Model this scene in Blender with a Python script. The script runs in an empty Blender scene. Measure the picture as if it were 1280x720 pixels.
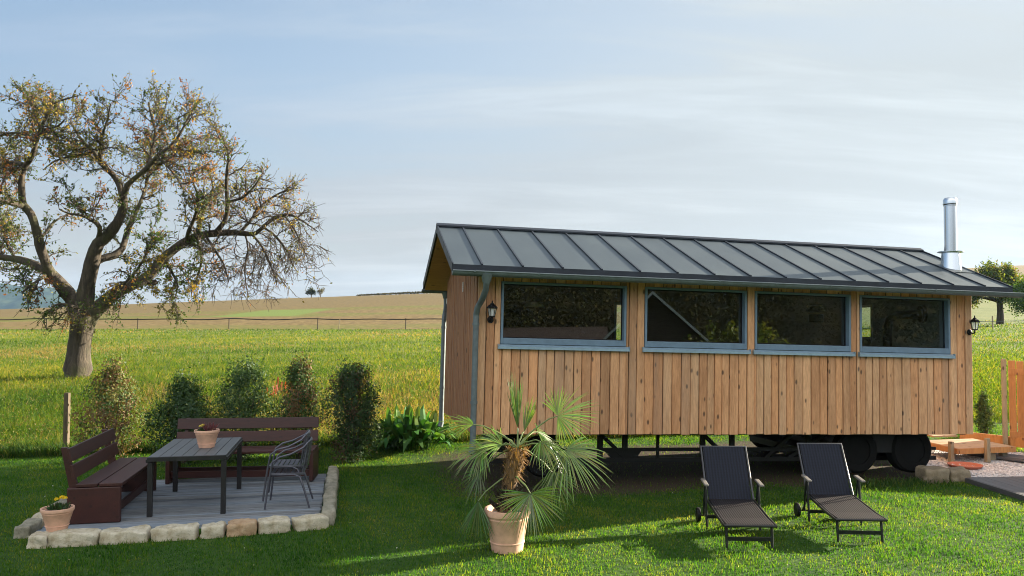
import bpy, bmesh, math, random
import numpy as np
from mathutils import Vector, Matrix, noise as mn

random.seed(7)
rng = np.random.default_rng(7)
sc = bpy.context.scene
COL = sc.collection
R = math.radians

# ------------------------------------------------------------------ camera
CAM_Z, F_PX, PITCH = 2.5, 1010.18, 0.039
cam_d = bpy.data.cameras.new("camera")
cam = bpy.data.objects.new("camera", cam_d)
COL.objects.link(cam)
cam_d.sensor_width = 36
cam_d.lens = 36 * F_PX / 1280
cam_d.clip_start = 0.1
cam_d.clip_end = 20000
cam.location = (0, 0, CAM_Z)
cam.rotation_euler = (math.pi / 2 + PITCH, 0, 0)
sc.camera = cam

_c, _s = math.cos(PITCH), math.sin(PITCH)


def at(px, py, y):
    """world point seen at a photo position, at forward distance y"""
    a, b = (px - 640) / F_PX, (360 - py) / F_PX
    d = Vector((a, _c - b * _s, _s + b * _c))
    return Vector((0, 0, CAM_Z)) + d * (y / d.y)


def to_px(p):
    x, y, z = p[0], p[1], p[2] - CAM_Z
    d = y * _c + z * _s
    u = z * _c - y * _s
    return 640 + F_PX * x / d, 360 - F_PX * u / d


# ------------------------------------------------------------------ terrain height
_YB = np.array([-400, 14, 18, 25, 45, 60, 72.0])
_ZB = np.array([0, 0, .2, .7, 1.2, 1.45, 1.6])
_UB = np.array([-.75, -.634, -.45, -.307, -.1, .2, .634, .8])
_CB = np.array([4.6, 5.3, 7.0, 8.2, 9.8, 12.4, 17.6, 19.0])
_RB = np.array([0, 0, 0, 0, 0, 0, .55, .6])


def height(x, y):
    x = np.asarray(x, float)
    y = np.asarray(y, float)
    near = -.025 - .055 * np.tanh(x / 4.5)
    u = np.clip(x / np.maximum(y, 8), -.75, .8)
    rise = np.interp(y, _YB, _ZB)
    crest = np.interp(u, _UB, _CB)
    t = np.clip((y - 72) / 150, 0, 1)
    far = 1.6 + (crest - 1.6) * (t * .85 + .15 * t * t * (3 - 2 * t))
    z = np.where(y > 72, far, rise)
    z = np.where(y > 222, np.maximum(crest - (y - 222) * .05, 0.0), z)
    bump = np.interp(u, _UB, _RB) * np.clip((y - 20) / 50, 0, 1) * np.clip((222 - y) / 100, 0, 1)
    return z + near * np.clip((30 - y) / 14, 0, 1) + bump


def H(x, y):
    return float(height(x, y))


def ground_at(px, py):
    lo, hi = 3.0, 200.0
    for _ in range(60):
        m = (lo + hi) / 2
        p = at(px, py, m)
        if p.z > H(p.x, p.y):
            lo = m
        else:
            hi = m
    p = at(px, py, lo)
    return Vector((p.x, p.y, H(p.x, p.y)))


# ------------------------------------------------------------------ node materials
def _nodes(name):
    m = bpy.data.materials.new(name)
    m.use_nodes = True
    nt = m.node_tree
    b = nt.nodes["Principled BSDF"]
    return m, nt, b


def N(nt, typ, **kw):
    n = nt.nodes.new(typ)
    for k, v in kw.items():
        if k.startswith("i_"):
            n.inputs[k[2:].replace("_", " ")].default_value = v
        else:
            setattr(n, k, v)
    return n


def ramp(nt, fac, stops):
    r = nt.nodes.new("ShaderNodeValToRGB")
    els = r.color_ramp.elements
    while len(els) < len(stops):
        els.new(0.5)
    for e, (p, c) in zip(els, stops):
        e.position = p
        e.color = (*c, 1) if len(c) == 3 else c
    nt.links.new(fac, r.inputs["Fac"])
    return r.outputs["Color"]


def math_n(nt, op, a, b=None, clamp=False):
    n = nt.nodes.new("ShaderNodeMath")
    n.operation = op
    n.use_clamp = clamp
    for i, v in enumerate((a, b)):
        if v is None:
            continue
        if isinstance(v, (int, float)):
            n.inputs[i].default_value = v
        else:
            nt.links.new(v, n.inputs[i])
    return n.outputs[0]


def mix_c(nt, fac, a, b, mode="MIX"):
    n = nt.nodes.new("ShaderNodeMix")
    n.data_type = "RGBA"
    n.blend_type = mode
    for sock, v in ((n.inputs[0], fac), (n.inputs[6], a), (n.inputs[7], b)):
        if isinstance(v, (int, float)):
            sock.default_value = v
        elif isinstance(v, tuple):
            sock.default_value = (*v, 1) if len(v) == 3 else v
        else:
            nt.links.new(v, sock)
    return n.outputs[2]


def smooth(nt, v, a, b):
    n = nt.nodes.new("ShaderNodeMapRange")
    n.interpolation_type = "SMOOTHSTEP"
    nt.links.new(v, n.inputs[0])
    n.inputs[1].default_value = a
    n.inputs[2].default_value = b
    return n.outputs[0]


def obj_coord(nt, scale=(1, 1, 1), rotz=0, kind="Object"):
    tc = nt.nodes.new("ShaderNodeTexCoord")
    mp = nt.nodes.new("ShaderNodeMapping")
    mp.inputs["Scale"].default_value = scale
    mp.inputs["Rotation"].default_value = (0, 0, rotz)
    nt.links.new(tc.outputs[kind], mp.inputs["Vector"])
    return mp.outputs["Vector"]


def noise(nt, vec, scale, detail=4, rough=.55, out="Fac"):
    n = nt.nodes.new("ShaderNodeTexNoise")
    n.inputs["Scale"].default_value = scale
    n.inputs["Detail"].default_value = detail
    n.inputs["Roughness"].default_value = rough
    if vec is not None:
        nt.links.new(vec, n.inputs["Vector"])
    return n.outputs[out]


def bump(nt, b, hgt, strength=.3, dist=.01):
    n = nt.nodes.new("ShaderNodeBump")
    n.inputs["Strength"].default_value = strength
    n.inputs["Distance"].default_value = dist
    nt.links.new(hgt, n.inputs["Height"])
    nt.links.new(n.outputs[0], b.inputs["Normal"])


def plain(name, col, rough=.5, metal=0.0, var=.25, scale=8.0, stretch=(1, 1, 1), bmp=.0, bdist=.01, spec=.5):
    """a surface colour with mottled wear"""
    m, nt, b = _nodes(name)
    v = obj_coord(nt, stretch)
    f = noise(nt, v, scale, 6, .6)
    lo = tuple(c * (1 - var) for c in col)
    hi = tuple(min(1, c * (1 + var)) for c in col)
    nt.links.new(ramp(nt, f, [(.3, lo), (.7, hi)]), b.inputs["Base Color"])
    rr = math_n(nt, "MULTIPLY_ADD", f, .3)
    rr.node.inputs[2].default_value = max(rough - .15, .02)
    nt.links.new(rr, b.inputs["Roughness"])
    b.inputs["Metallic"].default_value = metal
    b.inputs["Specular IOR Level"].default_value = spec
    if bmp:
        bump(nt, b, f, bmp, bdist)
    return m


def wood(name, base, dark, axis="Z", knots=True, rough=.65, island=.35, grain=1.0, knotcol=(.05, .022, .01)):
    """boards: grain along one axis, own tone per board, knots"""
    m, nt, b = _nodes(name)
    st = {"X": (.12, 1, 1), "Y": (1, .12, 1), "Z": (1, 1, .12)}[axis]
    geo = nt.nodes.new("ShaderNodeNewGeometry")
    rnd = geo.outputs["Random Per Island"]
    tc = nt.nodes.new("ShaderNodeTexCoord")
    off = nt.nodes.new("ShaderNodeVectorMath")
    off.operation = "MULTIPLY_ADD"
    comb = nt.nodes.new("ShaderNodeCombineXYZ")
    for i in range(3):
        nt.links.new(rnd, comb.inputs[i])
    nt.links.new(comb.outputs[0], off.inputs[0])
    off.inputs[1].default_value = (13, 17, 31)
    nt.links.new(tc.outputs["Object"], off.inputs[2])
    mp = nt.nodes.new("ShaderNodeMapping")
    mp.inputs["Scale"].default_value = st
    nt.links.new(off.outputs[0], mp.inputs["Vector"])
    g1 = noise(nt, mp.outputs[0], 60 * grain, 4, .6)
    g2 = noise(nt, mp.outputs[0], 9 * grain, 3, .5)
    g = math_n(nt, "ADD", math_n(nt, "MULTIPLY", g1, .55), math_n(nt, "MULTIPLY", g2, .45))
    c = ramp(nt, g, [(.33, dark), (.62, base)])
    # own tone per board
    tone = ramp(nt, rnd, [(0, (1 - island,) * 3), (.25, (1 + island * .2, 1 - island * .1, 1 - island * .35)),
                          (.55, (1, 1, 1)), (.8, (1 - island * .35, 1 - island * .6, 1 - island * .8)), (1, (1 + island * .5,) * 3)])
    c = mix_c(nt, 1.0, c, tone, "MULTIPLY")
    if knots:
        kst = {"X": (.45, 1, 1), "Y": (1, .45, 1), "Z": (1, 1, .45)}[axis]
        mk = nt.nodes.new("ShaderNodeMapping")
        mk.inputs["Scale"].default_value = kst
        nt.links.new(off.outputs[0], mk.inputs["Vector"])
        vo = nt.nodes.new("ShaderNodeTexVoronoi")
        vo.inputs["Scale"].default_value = 8.5
        nt.links.new(mk.outputs[0], vo.inputs["Vector"])
        k = smooth(nt, vo.outputs["Distance"], .20, .08)
        pick = smooth(nt, noise(nt, mk.outputs[0], 5, 1), .30, .42)
        k = math_n(nt, "MULTIPLY", k, pick)
        c = mix_c(nt, math_n(nt, "MULTIPLY", k, .85), c, knotcol)
    wth = noise(nt, mp.outputs[0], 1.6, 5, .6)
    c = mix_c(nt, math_n(nt, "MULTIPLY", smooth(nt, wth, .5, .72), .30), c, (.30, .26, .215), "MIX") if knots and base[0] > .5 else c
    nt.links.new(c, b.inputs["Base Color"])
    b.inputs["Roughness"].default_value = rough
    bump(nt, b, g, .25, .004)
    return m


def leafy(name, trans=.35, rough=.6, attr="Col", gl=.04):
    """leaf or blade: colour from the blade's own attribute, light comes through"""
    m, nt, b = _nodes(name)
    nt.nodes.remove(b)
    out = nt.nodes["Material Output"]
    at_ = nt.nodes.new("ShaderNodeAttribute")
    at_.attribute_name = attr
    d = nt.nodes.new("ShaderNodeBsdfDiffuse")
    t = nt.nodes.new("ShaderNodeBsdfTranslucent")
    g = nt.nodes.new("ShaderNodeBsdfGlossy")
    g.inputs["Roughness"].default_value = rough
    g.inputs["Color"].default_value = (.5, .5, .5, 1)
    nt.links.new(at_.outputs["Color"], d.inputs["Color"])
    tcol = mix_c(nt, 1.0, at_.outputs["Color"], (1.5, 1.38, .5), "MULTIPLY")
    nt.links.new(tcol, t.inputs["Color"])
    mx = nt.nodes.new("ShaderNodeMixShader")
    mx.inputs[0].default_value = trans
    nt.links.new(d.outputs[0], mx.inputs[1])
    nt.links.new(t.outputs[0], mx.inputs[2])
    mx2 = nt.nodes.new("ShaderNodeMixShader")
    mx2.inputs[0].default_value = gl
    nt.links.new(mx.outputs[0], mx2.inputs[1])
    nt.links.new(g.outputs[0], mx2.inputs[2])
    nt.links.new(mx2.outputs[0], out.inputs["Surface"])
    return m


# ------------------------------------------------------------------ mesh collector
class MB:
    def __init__(self):
        self.v, self.f, self.c = [], [], []

    def add(self, vs, fs, col=None):
        b = len(self.v)
        self.v.extend([tuple(p) for p in vs])
        self.f.extend([tuple(b + i for i in f) for f in fs])
        if col is not None:
            self.c.extend([col] * len(vs))
        return self

    def box(self, c, s, rot=None, col=None):
        hx, hy, hz = s[0] / 2, s[1] / 2, s[2] / 2
        vs = [Vector((x, y, z)) for x in (-hx, hx) for y in (-hy, hy) for z in (-hz, hz)]
        if rot is not None:
            vs = [rot @ p for p in vs]
        c = Vector(c)
        return self.add([p + c for p in vs],
                        [(0, 1, 3, 2), (4, 6, 7, 5), (0, 4, 5, 1), (2, 3, 7, 6), (0, 2, 6, 4), (1, 5, 7, 3)], col)

    def span(self, a, b, col=None):
        a, b = Vector(a), Vector(b)
        return self.box((a + b) / 2, [abs(b[i] - a[i]) for i in range(3)], None, col)

    def beam(self, a, b, w, h, up=(0, 0, 1)):
        a, b = Vector(a), Vector(b)
        d = (b - a)
        L = d.length
        d.normalize()
        up = Vector(up)
        if abs(d.dot(up)) > .98:
            up = Vector((0, 1, 0))
        sx = d.cross(up).normalized()
        uz = sx.cross(d)
        rot = Matrix((sx, d, uz)).transposed()
        return self.box((a + b) / 2, (w, L, h), rot)

    def tube(self, pts, rad, n=8, cap=True, col=None):
        pts = [Vector(p) for p in pts]
        if not hasattr(rad, "__len__"):
            rad = [rad] * len(pts)
        rings, vs = [], []
        ref = None
        for i, p in enumerate(pts):
            d = (pts[min(i + 1, len(pts) - 1)] - pts[max(i - 1, 0)])
            if d.length < 1e-9:
                d = Vector((0, 0, 1))
            d.normalize()
            if ref is None:
                ref = Vector((0, 0, 1)) if abs(d.z) < .9 else Vector((1, 0, 0))
            s = d.cross(ref)
            if s.length < 1e-6:
                s = d.orthogonal()
            s.normalize()
            ref = s.cross(d).normalized()
            for k in range(n):
                a = 2 * math.pi * k / n
                vs.append(p + (s * math.cos(a) + ref * math.sin(a)) * rad[i])
        fs = []
        for i in range(len(pts) - 1):
            for k in range(n):
                fs.append((i * n + k, i * n + (k + 1) % n, (i + 1) * n + (k + 1) % n, (i + 1) * n + k))
        if cap:
            fs.append(tuple(range(n - 1, -1, -1)))
            m = (len(pts) - 1) * n
            fs.append(tuple(m + k for k in range(n)))
        return self.add(vs, fs, col)

    def lathe(self, prof, n=32, c=(0, 0, 0), close=False):
        vs, fs = [], []
        c = Vector(c)
        for r, z in prof:
            for k in range(n):
                a = 2 * math.pi * k / n
                vs.append(c + Vector((r * math.cos(a), r * math.sin(a), z)))
        m = len(prof)
        for i in range(m - 1 + (1 if close else 0)):
            j = (i + 1) % m
            for k in range(n):
                fs.append((i * n + k, i * n + (k + 1) % n, j * n + (k + 1) % n, j * n + k))
        if not close:
            fs.append(tuple(range(n - 1, -1, -1)))
            fs.append(tuple((m - 1) * n + k for k in range(n)))
        return self.add(vs, fs)

    def prism(self, poly, a, b):
        """polygon points swept from offset a to offset b (vectors)"""
        a, b = Vector(a), Vector(b)
        n = len(poly)
        vs = [Vector(p) + a for p in poly] + [Vector(p) + b for p in poly]
        fs = [tuple(range(n - 1, -1, -1)), tuple(n + i for i in range(n))]
        fs += [(i, (i + 1) % n, n + (i + 1) % n, n + i) for i in range(n)]
        return self.add(vs, fs)

    def build(self, name, mat, parent=None, bevel=0.0, smooth_angle=None, loc=None):
        me = bpy.data.meshes.new(name)
        me.from_pydata(self.v, [], self.f)
        me.materials.append(mat)
        if self.c:
            a = me.attributes.new("Col", "FLOAT_COLOR", "POINT")
            a.data.foreach_set("color", np.array([(*c[:3], 1) for c in self.c], np.float32).ravel())
        bm = bmesh.new()
        bm.from_mesh(me)
        if len(bm.verts) < 60000 and not self.c:
            bmesh.ops.recalc_face_normals(bm, faces=bm.faces)
        bm.to_mesh(me)
        bm.free()
        if smooth_angle is not None:
            me.polygons.foreach_set("use_smooth", [True] * len(me.polygons))
            me.set_sharp_from_angle(angle=R(smooth_angle))
        me.update()
        o = bpy.data.objects.new(name, me)
        COL.objects.link(o)
        if parent is not None:
            o.parent = parent
        if loc is not None:
            o.location = loc
        if bevel:
            md = o.modifiers.new("edge", "BEVEL")
            md.width = bevel
            md.segments = 2
            md.limit_method = "ANGLE"
            md.angle_limit = R(40)
        return o


def np_mesh(name, verts, faces_per, mat, cols=None, parent=None, loopidx=None):
    """verts (M,3); faces_per = list of (count, verts-per-face, index array)"""
    me = bpy.data.meshes.new(name)
    me.vertices.add(len(verts))
    me.vertices.foreach_set("co", verts.astype(np.float32).ravel())
    idx = np.concatenate([f.ravel() for f in faces_per]).astype(np.int32)
    starts, tot = [], 0
    for f in faces_per:
        k = f.shape[1]
        starts.append(tot + np.arange(len(f)) * k)
        tot += f.size
    starts = np.concatenate(starts).astype(np.int32)
    me.loops.add(len(idx))
    me.loops.foreach_set("vertex_index", idx)
    me.polygons.add(len(starts))
    me.polygons.foreach_set("loop_start", starts)
    if cols is not None:
        a = me.attributes.new("Col", "FLOAT_COLOR", "POINT")
        c4 = np.ones((len(cols), 4), np.float32)
        c4[:, :3] = cols
        a.data.foreach_set("color", c4.ravel())
    me.materials.append(mat)
    me.update(calc_edges=True)
    o = bpy.data.objects.new(name, me)
    COL.objects.link(o)
    if parent is not None:
        o.parent = parent
    return o


def tag(o, label, cat, group=None, kind=None):
    if label:
        o["label"] = label
    if cat:
        o["category"] = cat
    if group:
        o["group"] = group
    if kind:
        o["kind"] = kind
    return o


def thing(name, label, cat, loc=(0, 0, 0), rotz=0.0, group=None):
    o = bpy.data.objects.new(name, None)
    o.empty_display_size = .2
    COL.objects.link(o)
    o.location = loc
    o.rotation_euler = (0, 0, rotz)
    return tag(o, label, cat, group)


def structure(o):
    o["kind"] = "structure"
    return o


def copy_tree(o, parent=None):
    c = o.copy()
    COL.objects.link(c)
    if parent is not None:
        c.parent = parent
    for ch in [x for x in bpy.data.objects if x.parent == o]:
        copy_tree(ch, c)
    return c


def xform(x, y, z=0, rotz=0):
    return Matrix.Translation((x, y, z)) @ Matrix.Rotation(rotz, 4, "Z")


YAW = 0.2043
# ------------------------------------------------------------------ materials
M = {}
M["larch"] = wood("larch_boards", (.66, .385, .21), (.39, .20, .095), "Z", True, .6, .58)
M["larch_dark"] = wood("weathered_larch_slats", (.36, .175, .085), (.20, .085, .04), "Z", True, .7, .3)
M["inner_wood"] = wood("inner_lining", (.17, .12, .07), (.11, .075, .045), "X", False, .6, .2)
M["soffit"] = wood("soffit_plywood", (.50, .26, .085), (.36, .17, .05), "X", True, .6, .15)
M["roof"] = plain("anthracite_roof_sheet", (.078, .100, .112), .45, .5, .16, 1.6, (1, .35, 1), bmp=.08, bdist=.05)
M["roof_trim"] = plain("dark_roof_trim", (.022, .028, .04), .45, .3, .2, 6)
M["zinc"] = plain("zinc_gutter", (.13, .16, .17), .5, .35, .2, 10)
M["frame"] = plain("blue_grey_window_frame", (.135, .205, .29), .42, .0, .12, 12)
M["sill"] = plain("pale_blue_sill", (.30, .42, .52), .35, .35, .10, 12)
M["black"] = plain("black_iron", (.007, .007, .008), .55, .0, .3, 20, spec=.25)
M["rubber"] = plain("tyre_rubber", (.006, .006, .006), .85, 0, .3, 20, bmp=.2, spec=.12)
M["steel"] = plain("stainless_pipe", (.62, .66, .70), .22, 1.0, .12, 3, (1, 1, .1))
M["mahogany"] = wood("mahogany_stained_wood", (.052, .0145, .0105), (.028, .0075, .006), "X", True, .5, .25, knotcol=(.02, .006, .005))
M["deck"] = wood("silvered_deck_boards", (.225, .265, .31), (.11, .13, .16), "X", False, .75, .45)
M["table"] = plain("charcoal_table_slats", (.10, .105, .11), .5, .0, .25, 30, (.1, 1, 1))
M["black_wood"] = plain("black_table_frame", (.012, .011, .012), .45, 0, .3, 12)
M["chair_metal"] = plain("slate_chair_tube", (.11, .11, .135), .35, .6, .2, 12)
M["terracotta"] = plain("terracotta", (.64, .375, .26), .75, 0, .18, 9, bmp=.08)
M["soil"] = plain("potting_soil", (.03, .022, .016), .95, 0, .5, 60, bmp=.6, bdist=.02)
M["grey_wood"] = wood("weathered_post", (.33, .27, .18), (.2, .16, .1), "Z", True, .8, .2)
M["dark_post"] = wood("old_post", (.10, .078, .046), (.045, .035, .02), "Z", True, .85, .2)
M["orange_wood"] = wood("orange_fence_boards", (.50, .235, .075), (.34, .14, .04), "Z", True, .5, .15, knotcol=(.12, .04, .01))
M["white_lamp"] = plain("white_lamp_shade", (.75, .75, .73), .3, 0, .05, 5)
M["dark_plank"] = wood("dark_composite_plank", (.10, .095, .10), (.06, .056, .06), "Y", False, .6, .2)


def stone_mat(name, a, b_, c):
    m, nt, b = _nodes(name)
    v = obj_coord(nt, kind="Object")
    f = noise(nt, v, 7, 8, .65)
    f2 = noise(nt, v, 45, 5, .7)
    col = ramp(nt, f, [(.28, a), (.5, b_), (.72, c)])
    col = mix_c(nt, math_n(nt, "MULTIPLY", smooth(nt, f2, .5, .75), .45), col, (.09, .085, .055))
    nt.links.new(col, b.inputs["Base Color"])
    b.inputs["Roughness"].default_value = .9
    bump(nt, b, math_n(nt, "ADD", f, math_n(nt, "MULTIPLY", f2, .5)), .7, .03)
    return m


M["sandstone"] = stone_mat("pale_sandstone", (.27, .21, .12), (.50, .44, .32), (.64, .59, .48))
M["orange_stone"] = stone_mat("orange_sandstone", (.27, .15, .07), (.43, .29, .17), (.5, .38, .25))
M["grey_stone"] = stone_mat("mossy_grey_stone", (.12, .115, .07), (.26, .24, .18), (.38, .35, .28))
M["brown_stone"] = stone_mat("brown_boulder", (.13, .10, .06), (.24, .185, .12), (.30, .25, .18))


def bark_mat():
    m, nt, b = _nodes("furrowed_bark")
    v = obj_coord(nt, (1, 1, .18))
    f = noise(nt, v, 9, 8, .7)
    moss = smooth(nt, noise(nt, obj_coord(nt), 1.3, 4), .5, .68)
    c = ramp(nt, f, [(.3, (.018, .014, .010)), (.55, (.06, .048, .034)), (.75, (.13, .105, .075))])
    c = mix_c(nt, math_n(nt, "MULTIPLY", moss, .5), c, (.07, .075, .025))
    nt.links.new(c, b.inputs["Base Color"])
    b.inputs["Roughness"].default_value = .95
    bump(nt, b, f, .9, .08)
    return m


M["bark"] = bark_mat()
M["twig"] = plain("twig_bark", (.06, .045, .034), .9, 0, .4, 2)
M["leaf"] = leafy("tree_leaves", .4)
M["blade"] = leafy("grass_blades", .52, gl=.012)
M["palm_leaf"] = leafy("palm_leaflets", .25, .25, gl=.09)
M["thuja"] = leafy("conifer_sprays", .22)


def glass_mat():
    m, nt, b = _nodes("window_glass")
    nt.nodes.remove(b)
    out = nt.nodes["Material Output"]
    tr = nt.nodes.new("ShaderNodeBsdfTransparent")
    tr.inputs["Color"].default_value = (.90, .94, .93, 1)
    gl = nt.nodes.new("ShaderNodeBsdfGlossy")
    gl.inputs["Roughness"].default_value = 0.0
    gl.inputs["Color"].default_value = (1, 1, 1, 1)
    fr = nt.nodes.new("ShaderNodeFresnel")
    gm_ = nt.nodes.new("ShaderNodeNewGeometry")
    ior = math_n(nt, "MULTIPLY_ADD", gm_.outputs["Backfacing"], 1 / 1.5 - 1.5)
    ior.node.inputs[2].default_value = 1.5
    nt.links.new(ior, fr.inputs["IOR"])
    k = math_n(nt, "MULTIPLY_ADD", fr.outputs[0], 1.9, True)
    k.node.inputs[2].default_value = .02
    mx = nt.nodes.new("ShaderNodeMixShader")
    nt.links.new(k, mx.inputs[0])
    nt.links.new(tr.outputs[0], mx.inputs[1])
    nt.links.new(gl.outputs[0], mx.inputs[2])
    nt.links.new(mx.outputs[0], out.inputs["Surface"])
    return m


M["glass"] = glass_mat()


def weave_mat(name, col, lo, rib=55):
    m, nt, b = _nodes(name)
    v = obj_coord(nt)
    w = nt.nodes.new("ShaderNodeTexWave")
    w.wave_type = "BANDS"
    w.bands_direction = "X"
    w.inputs["Scale"].default_value = rib / 6.28
    w.inputs["Distortion"].default_value = .4
    nt.links.new(v, w.inputs["Vector"])
    w2 = nt.nodes.new("ShaderNodeTexWave")
    w2.bands_direction = "Y"
    w2.inputs["Scale"].default_value = 90 / 6.28
    nt.links.new(v, w2.inputs["Vector"])
    f = math_n(nt, "MULTIPLY_ADD", w.outputs["Fac"], .75)
    nt.links.new(math_n(nt, "MULTIPLY", w2.outputs["Fac"], .25), f.node.inputs[2])
    nt.links.new(ramp(nt, f, [(.1, lo), (.8, col)]), b.inputs["Base Color"])
    b.inputs["Roughness"].default_value = .55
    b.inputs["Specular IOR Level"].default_value = .22
    bump(nt, b, f, .6, .006)
    return m


M["rattan_back"] = weave_mat("black_woven_rattan", (.008, .011, .024), (.002, .003, .008))
M["rattan_seat"] = weave_mat("brown_woven_rattan", (.022, .018, .019), (.005, .004, .005), 75)
M["lounger_frame"] = plain("green_black_frame", (.016, .019, .018), .4, .4, .2, 15)


# ------------------------------------------------------------------ ground
def ground_mat():
    m, nt, b = _nodes("ground_surface")
    geo = nt.nodes.new("ShaderNodeNewGeometry")
    pos = geo.outputs["Position"]
    sep = nt.nodes.new("ShaderNodeSeparateXYZ")
    nt.links.new(pos, sep.inputs[0])
    X, Y = sep.outputs[0], sep.outputs[1]
    nb = noise(nt, pos, .35, 5, .6)
    ns = noise(nt, pos, 9, 6, .7)
    nf = noise(nt, pos, 60, 4, .7)
    # lawn soil and short grass
    lawn = ramp(nt, ns, [(.3, (.018, .045, .008)), (.55, (.035, .08, .012)), (.75, (.08, .11, .025))])
    meadow = ramp(nt, math_n(nt, "ADD", math_n(nt, "MULTIPLY", ns, .6), math_n(nt, "MULTIPLY", nb, .4)),
                  [(.32, (.055, .085, .018)), (.5, (.11, .14, .03)), (.66, (.2, .19, .07))])
    # wavy boundary between the lawn and the meadow, parallel to the wagon
    edge = math_n(nt, "SUBTRACT", Y, math_n(nt, "MULTIPLY_ADD", X, .2))
    edge.node.inputs[1].links[0].from_node.inputs[2].default_value = 16.2
    edge = math_n(nt, "ADD", edge, math_n(nt, "MULTIPLY", math_n(nt, "SUBTRACT", ns, .5), .5))
    c = mix_c(nt, smooth(nt, edge, -.15, .15), lawn, meadow)
    # stubble field in strips beyond the fence
    mp = nt.nodes.new("ShaderNodeMapping")
    mp.inputs["Scale"].default_value = (.006, .06, 1)
    nt.links.new(pos, mp.inputs["Vector"])
    strip = noise(nt, mp.outputs[0], 1.0, 4, .6)
    mp2 = nt.nodes.new("ShaderNodeMapping")
    mp2.inputs["Scale"].default_value = (1.1, .45, 1)
    nt.links.new(pos, mp2.inputs["Vector"])
    clod = noise(nt, mp2.outputs[0], 1.6, 6, .75)
    brown = ramp(nt, clod, [(.3, (.078, .053, .020)), (.5, (.140, .098, .038)), (.7, (.22, .163, .068))])
    tan = ramp(nt, clod, [(.3, (.092, .066, .026)), (.6, (.155, .114, .046)), (.8, (.21, .162, .068))])
    grn = ramp(nt, clod, [(.3, (.08, .085, .018)), (.6, (.135, .13, .03)), (.8, (.19, .155, .05))])
    field = mix_c(nt, smooth(nt, strip, .5, .56), brown, grn)
    d2 = math_n(nt, "MULTIPLY_ADD", X, -.12)
    nt.links.new(Y, d2.node.inputs[2])
    field = mix_c(nt, math_n(nt, "MULTIPLY", smooth(nt, d2, 122, 124), .55), field, grn)
    field = mix_c(nt, smooth(nt, d2, 133, 136), field, tan)
    # green rectangular plot
    gx = math_n(nt, "MULTIPLY", smooth(nt, X, -40, -38), smooth(nt, X, -27, -29))
    gy = math_n(nt, "MULTIPLY", smooth(nt, Y, 103, 105), smooth(nt, Y, 128, 126))
    field = mix_c(nt, math_n(nt, "MULTIPLY", gx, gy), field, (.12, .165, .035))
    fe = math_n(nt, "ADD", Y, math_n(nt, "MULTIPLY", nb, 1.5))
    # on the right of the wagon pasture reaches further up the hill
    right = smooth(nt, X, 20, 30)
    fe2 = math_n(nt, "SUBTRACT", fe, math_n(nt, "MULTIPLY", right, 50))
    c = mix_c(nt, smooth(nt, fe2, 72.6, 73.2), c, field)
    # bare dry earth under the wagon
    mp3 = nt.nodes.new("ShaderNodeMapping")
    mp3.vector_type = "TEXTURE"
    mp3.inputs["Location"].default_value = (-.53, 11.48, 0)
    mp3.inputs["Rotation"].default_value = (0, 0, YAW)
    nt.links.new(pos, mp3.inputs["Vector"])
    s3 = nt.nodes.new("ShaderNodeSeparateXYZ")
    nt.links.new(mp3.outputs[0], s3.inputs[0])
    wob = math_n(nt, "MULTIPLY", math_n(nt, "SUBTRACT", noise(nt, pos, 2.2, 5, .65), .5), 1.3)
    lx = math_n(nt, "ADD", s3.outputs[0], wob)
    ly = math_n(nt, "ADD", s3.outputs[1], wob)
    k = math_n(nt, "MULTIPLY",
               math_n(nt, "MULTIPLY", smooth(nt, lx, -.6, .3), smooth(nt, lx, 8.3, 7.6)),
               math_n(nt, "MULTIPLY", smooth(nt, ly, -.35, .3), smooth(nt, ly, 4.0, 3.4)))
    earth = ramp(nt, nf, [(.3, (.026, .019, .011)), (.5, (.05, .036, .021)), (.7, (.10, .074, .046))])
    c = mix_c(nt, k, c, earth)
    nt.links.new(c, b.inputs["Base Color"])
    b.inputs["Roughness"].default_value = .95
    b.inputs["Specular IOR Level"].default_value = .15
    bump(nt, b, math_n(nt, "ADD", ns, math_n(nt, "MULTIPLY", nf, .4)), .5, .03)
    return m


tx = np.arange(-7.3, 7.31, .065)
gx = 5.0 * np.sinh(tx)
ty1 = np.arange(-4.6, 6.75, .05)
gy = 12 + 7.0 * np.sinh(ty1)
gy = gy[(gy > -420) & (gy < 3400)]
GX, GY = np.meshgrid(gx, gy)
GZ = height(GX, GY)
nx_, ny_ = len(gx), len(gy)
ii = np.arange(ny_ - 1)[:, None] * nx_ + np.arange(nx_ - 1)[None, :]
quads = np.stack([ii, ii + 1, ii + 1 + nx_, ii + nx_], -1).reshape(-1, 4)
g = np_mesh("ground", np.stack([GX, GY, GZ], -1).reshape(-1, 3), [quads], ground_mat())
g.data.polygons.foreach_set("use_smooth", [True] * len(g.data.polygons))
structure(g)


# ------------------------------------------------------------------ the wagon
WM = Matrix.Translation((-.53244, 11.48391, .88432)) @ \
    (Matrix.Rotation(.2043, 4, "Z") @ Matrix.Rotation(.0283, 4, "Y") @ Matrix.Rotation(-.0224, 4, "X"))
wagon = thing("wagon_house", "long wooden house wagon with dark metal roof and four wide windows standing on wheels", "wagon house")
wagon.matrix_world = WM
L, W = 8.149, 3.443
EAVE, EZ, RZ_, OA, OB = .37, 2.363, 3.178, .415, .421
RS = (RZ_ - EZ) / (W / 2 + EAVE)          # roof slope


def roof_z(y):
    yy = y if y < W / 2 else W - y
    return EZ + (yy + EAVE) * RS


def under(y):
    return roof_z(y) - .135


WIN = [(.340, 2.230), (2.520, 4.167), (4.301, 5.943), (6.102, 7.740)]
WZ0, WZ1 = 1.221, 2.176
HOLES = [(a + .015, b - .015, WZ0 + .06, WZ1 - .015) for a, b in WIN]


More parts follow.
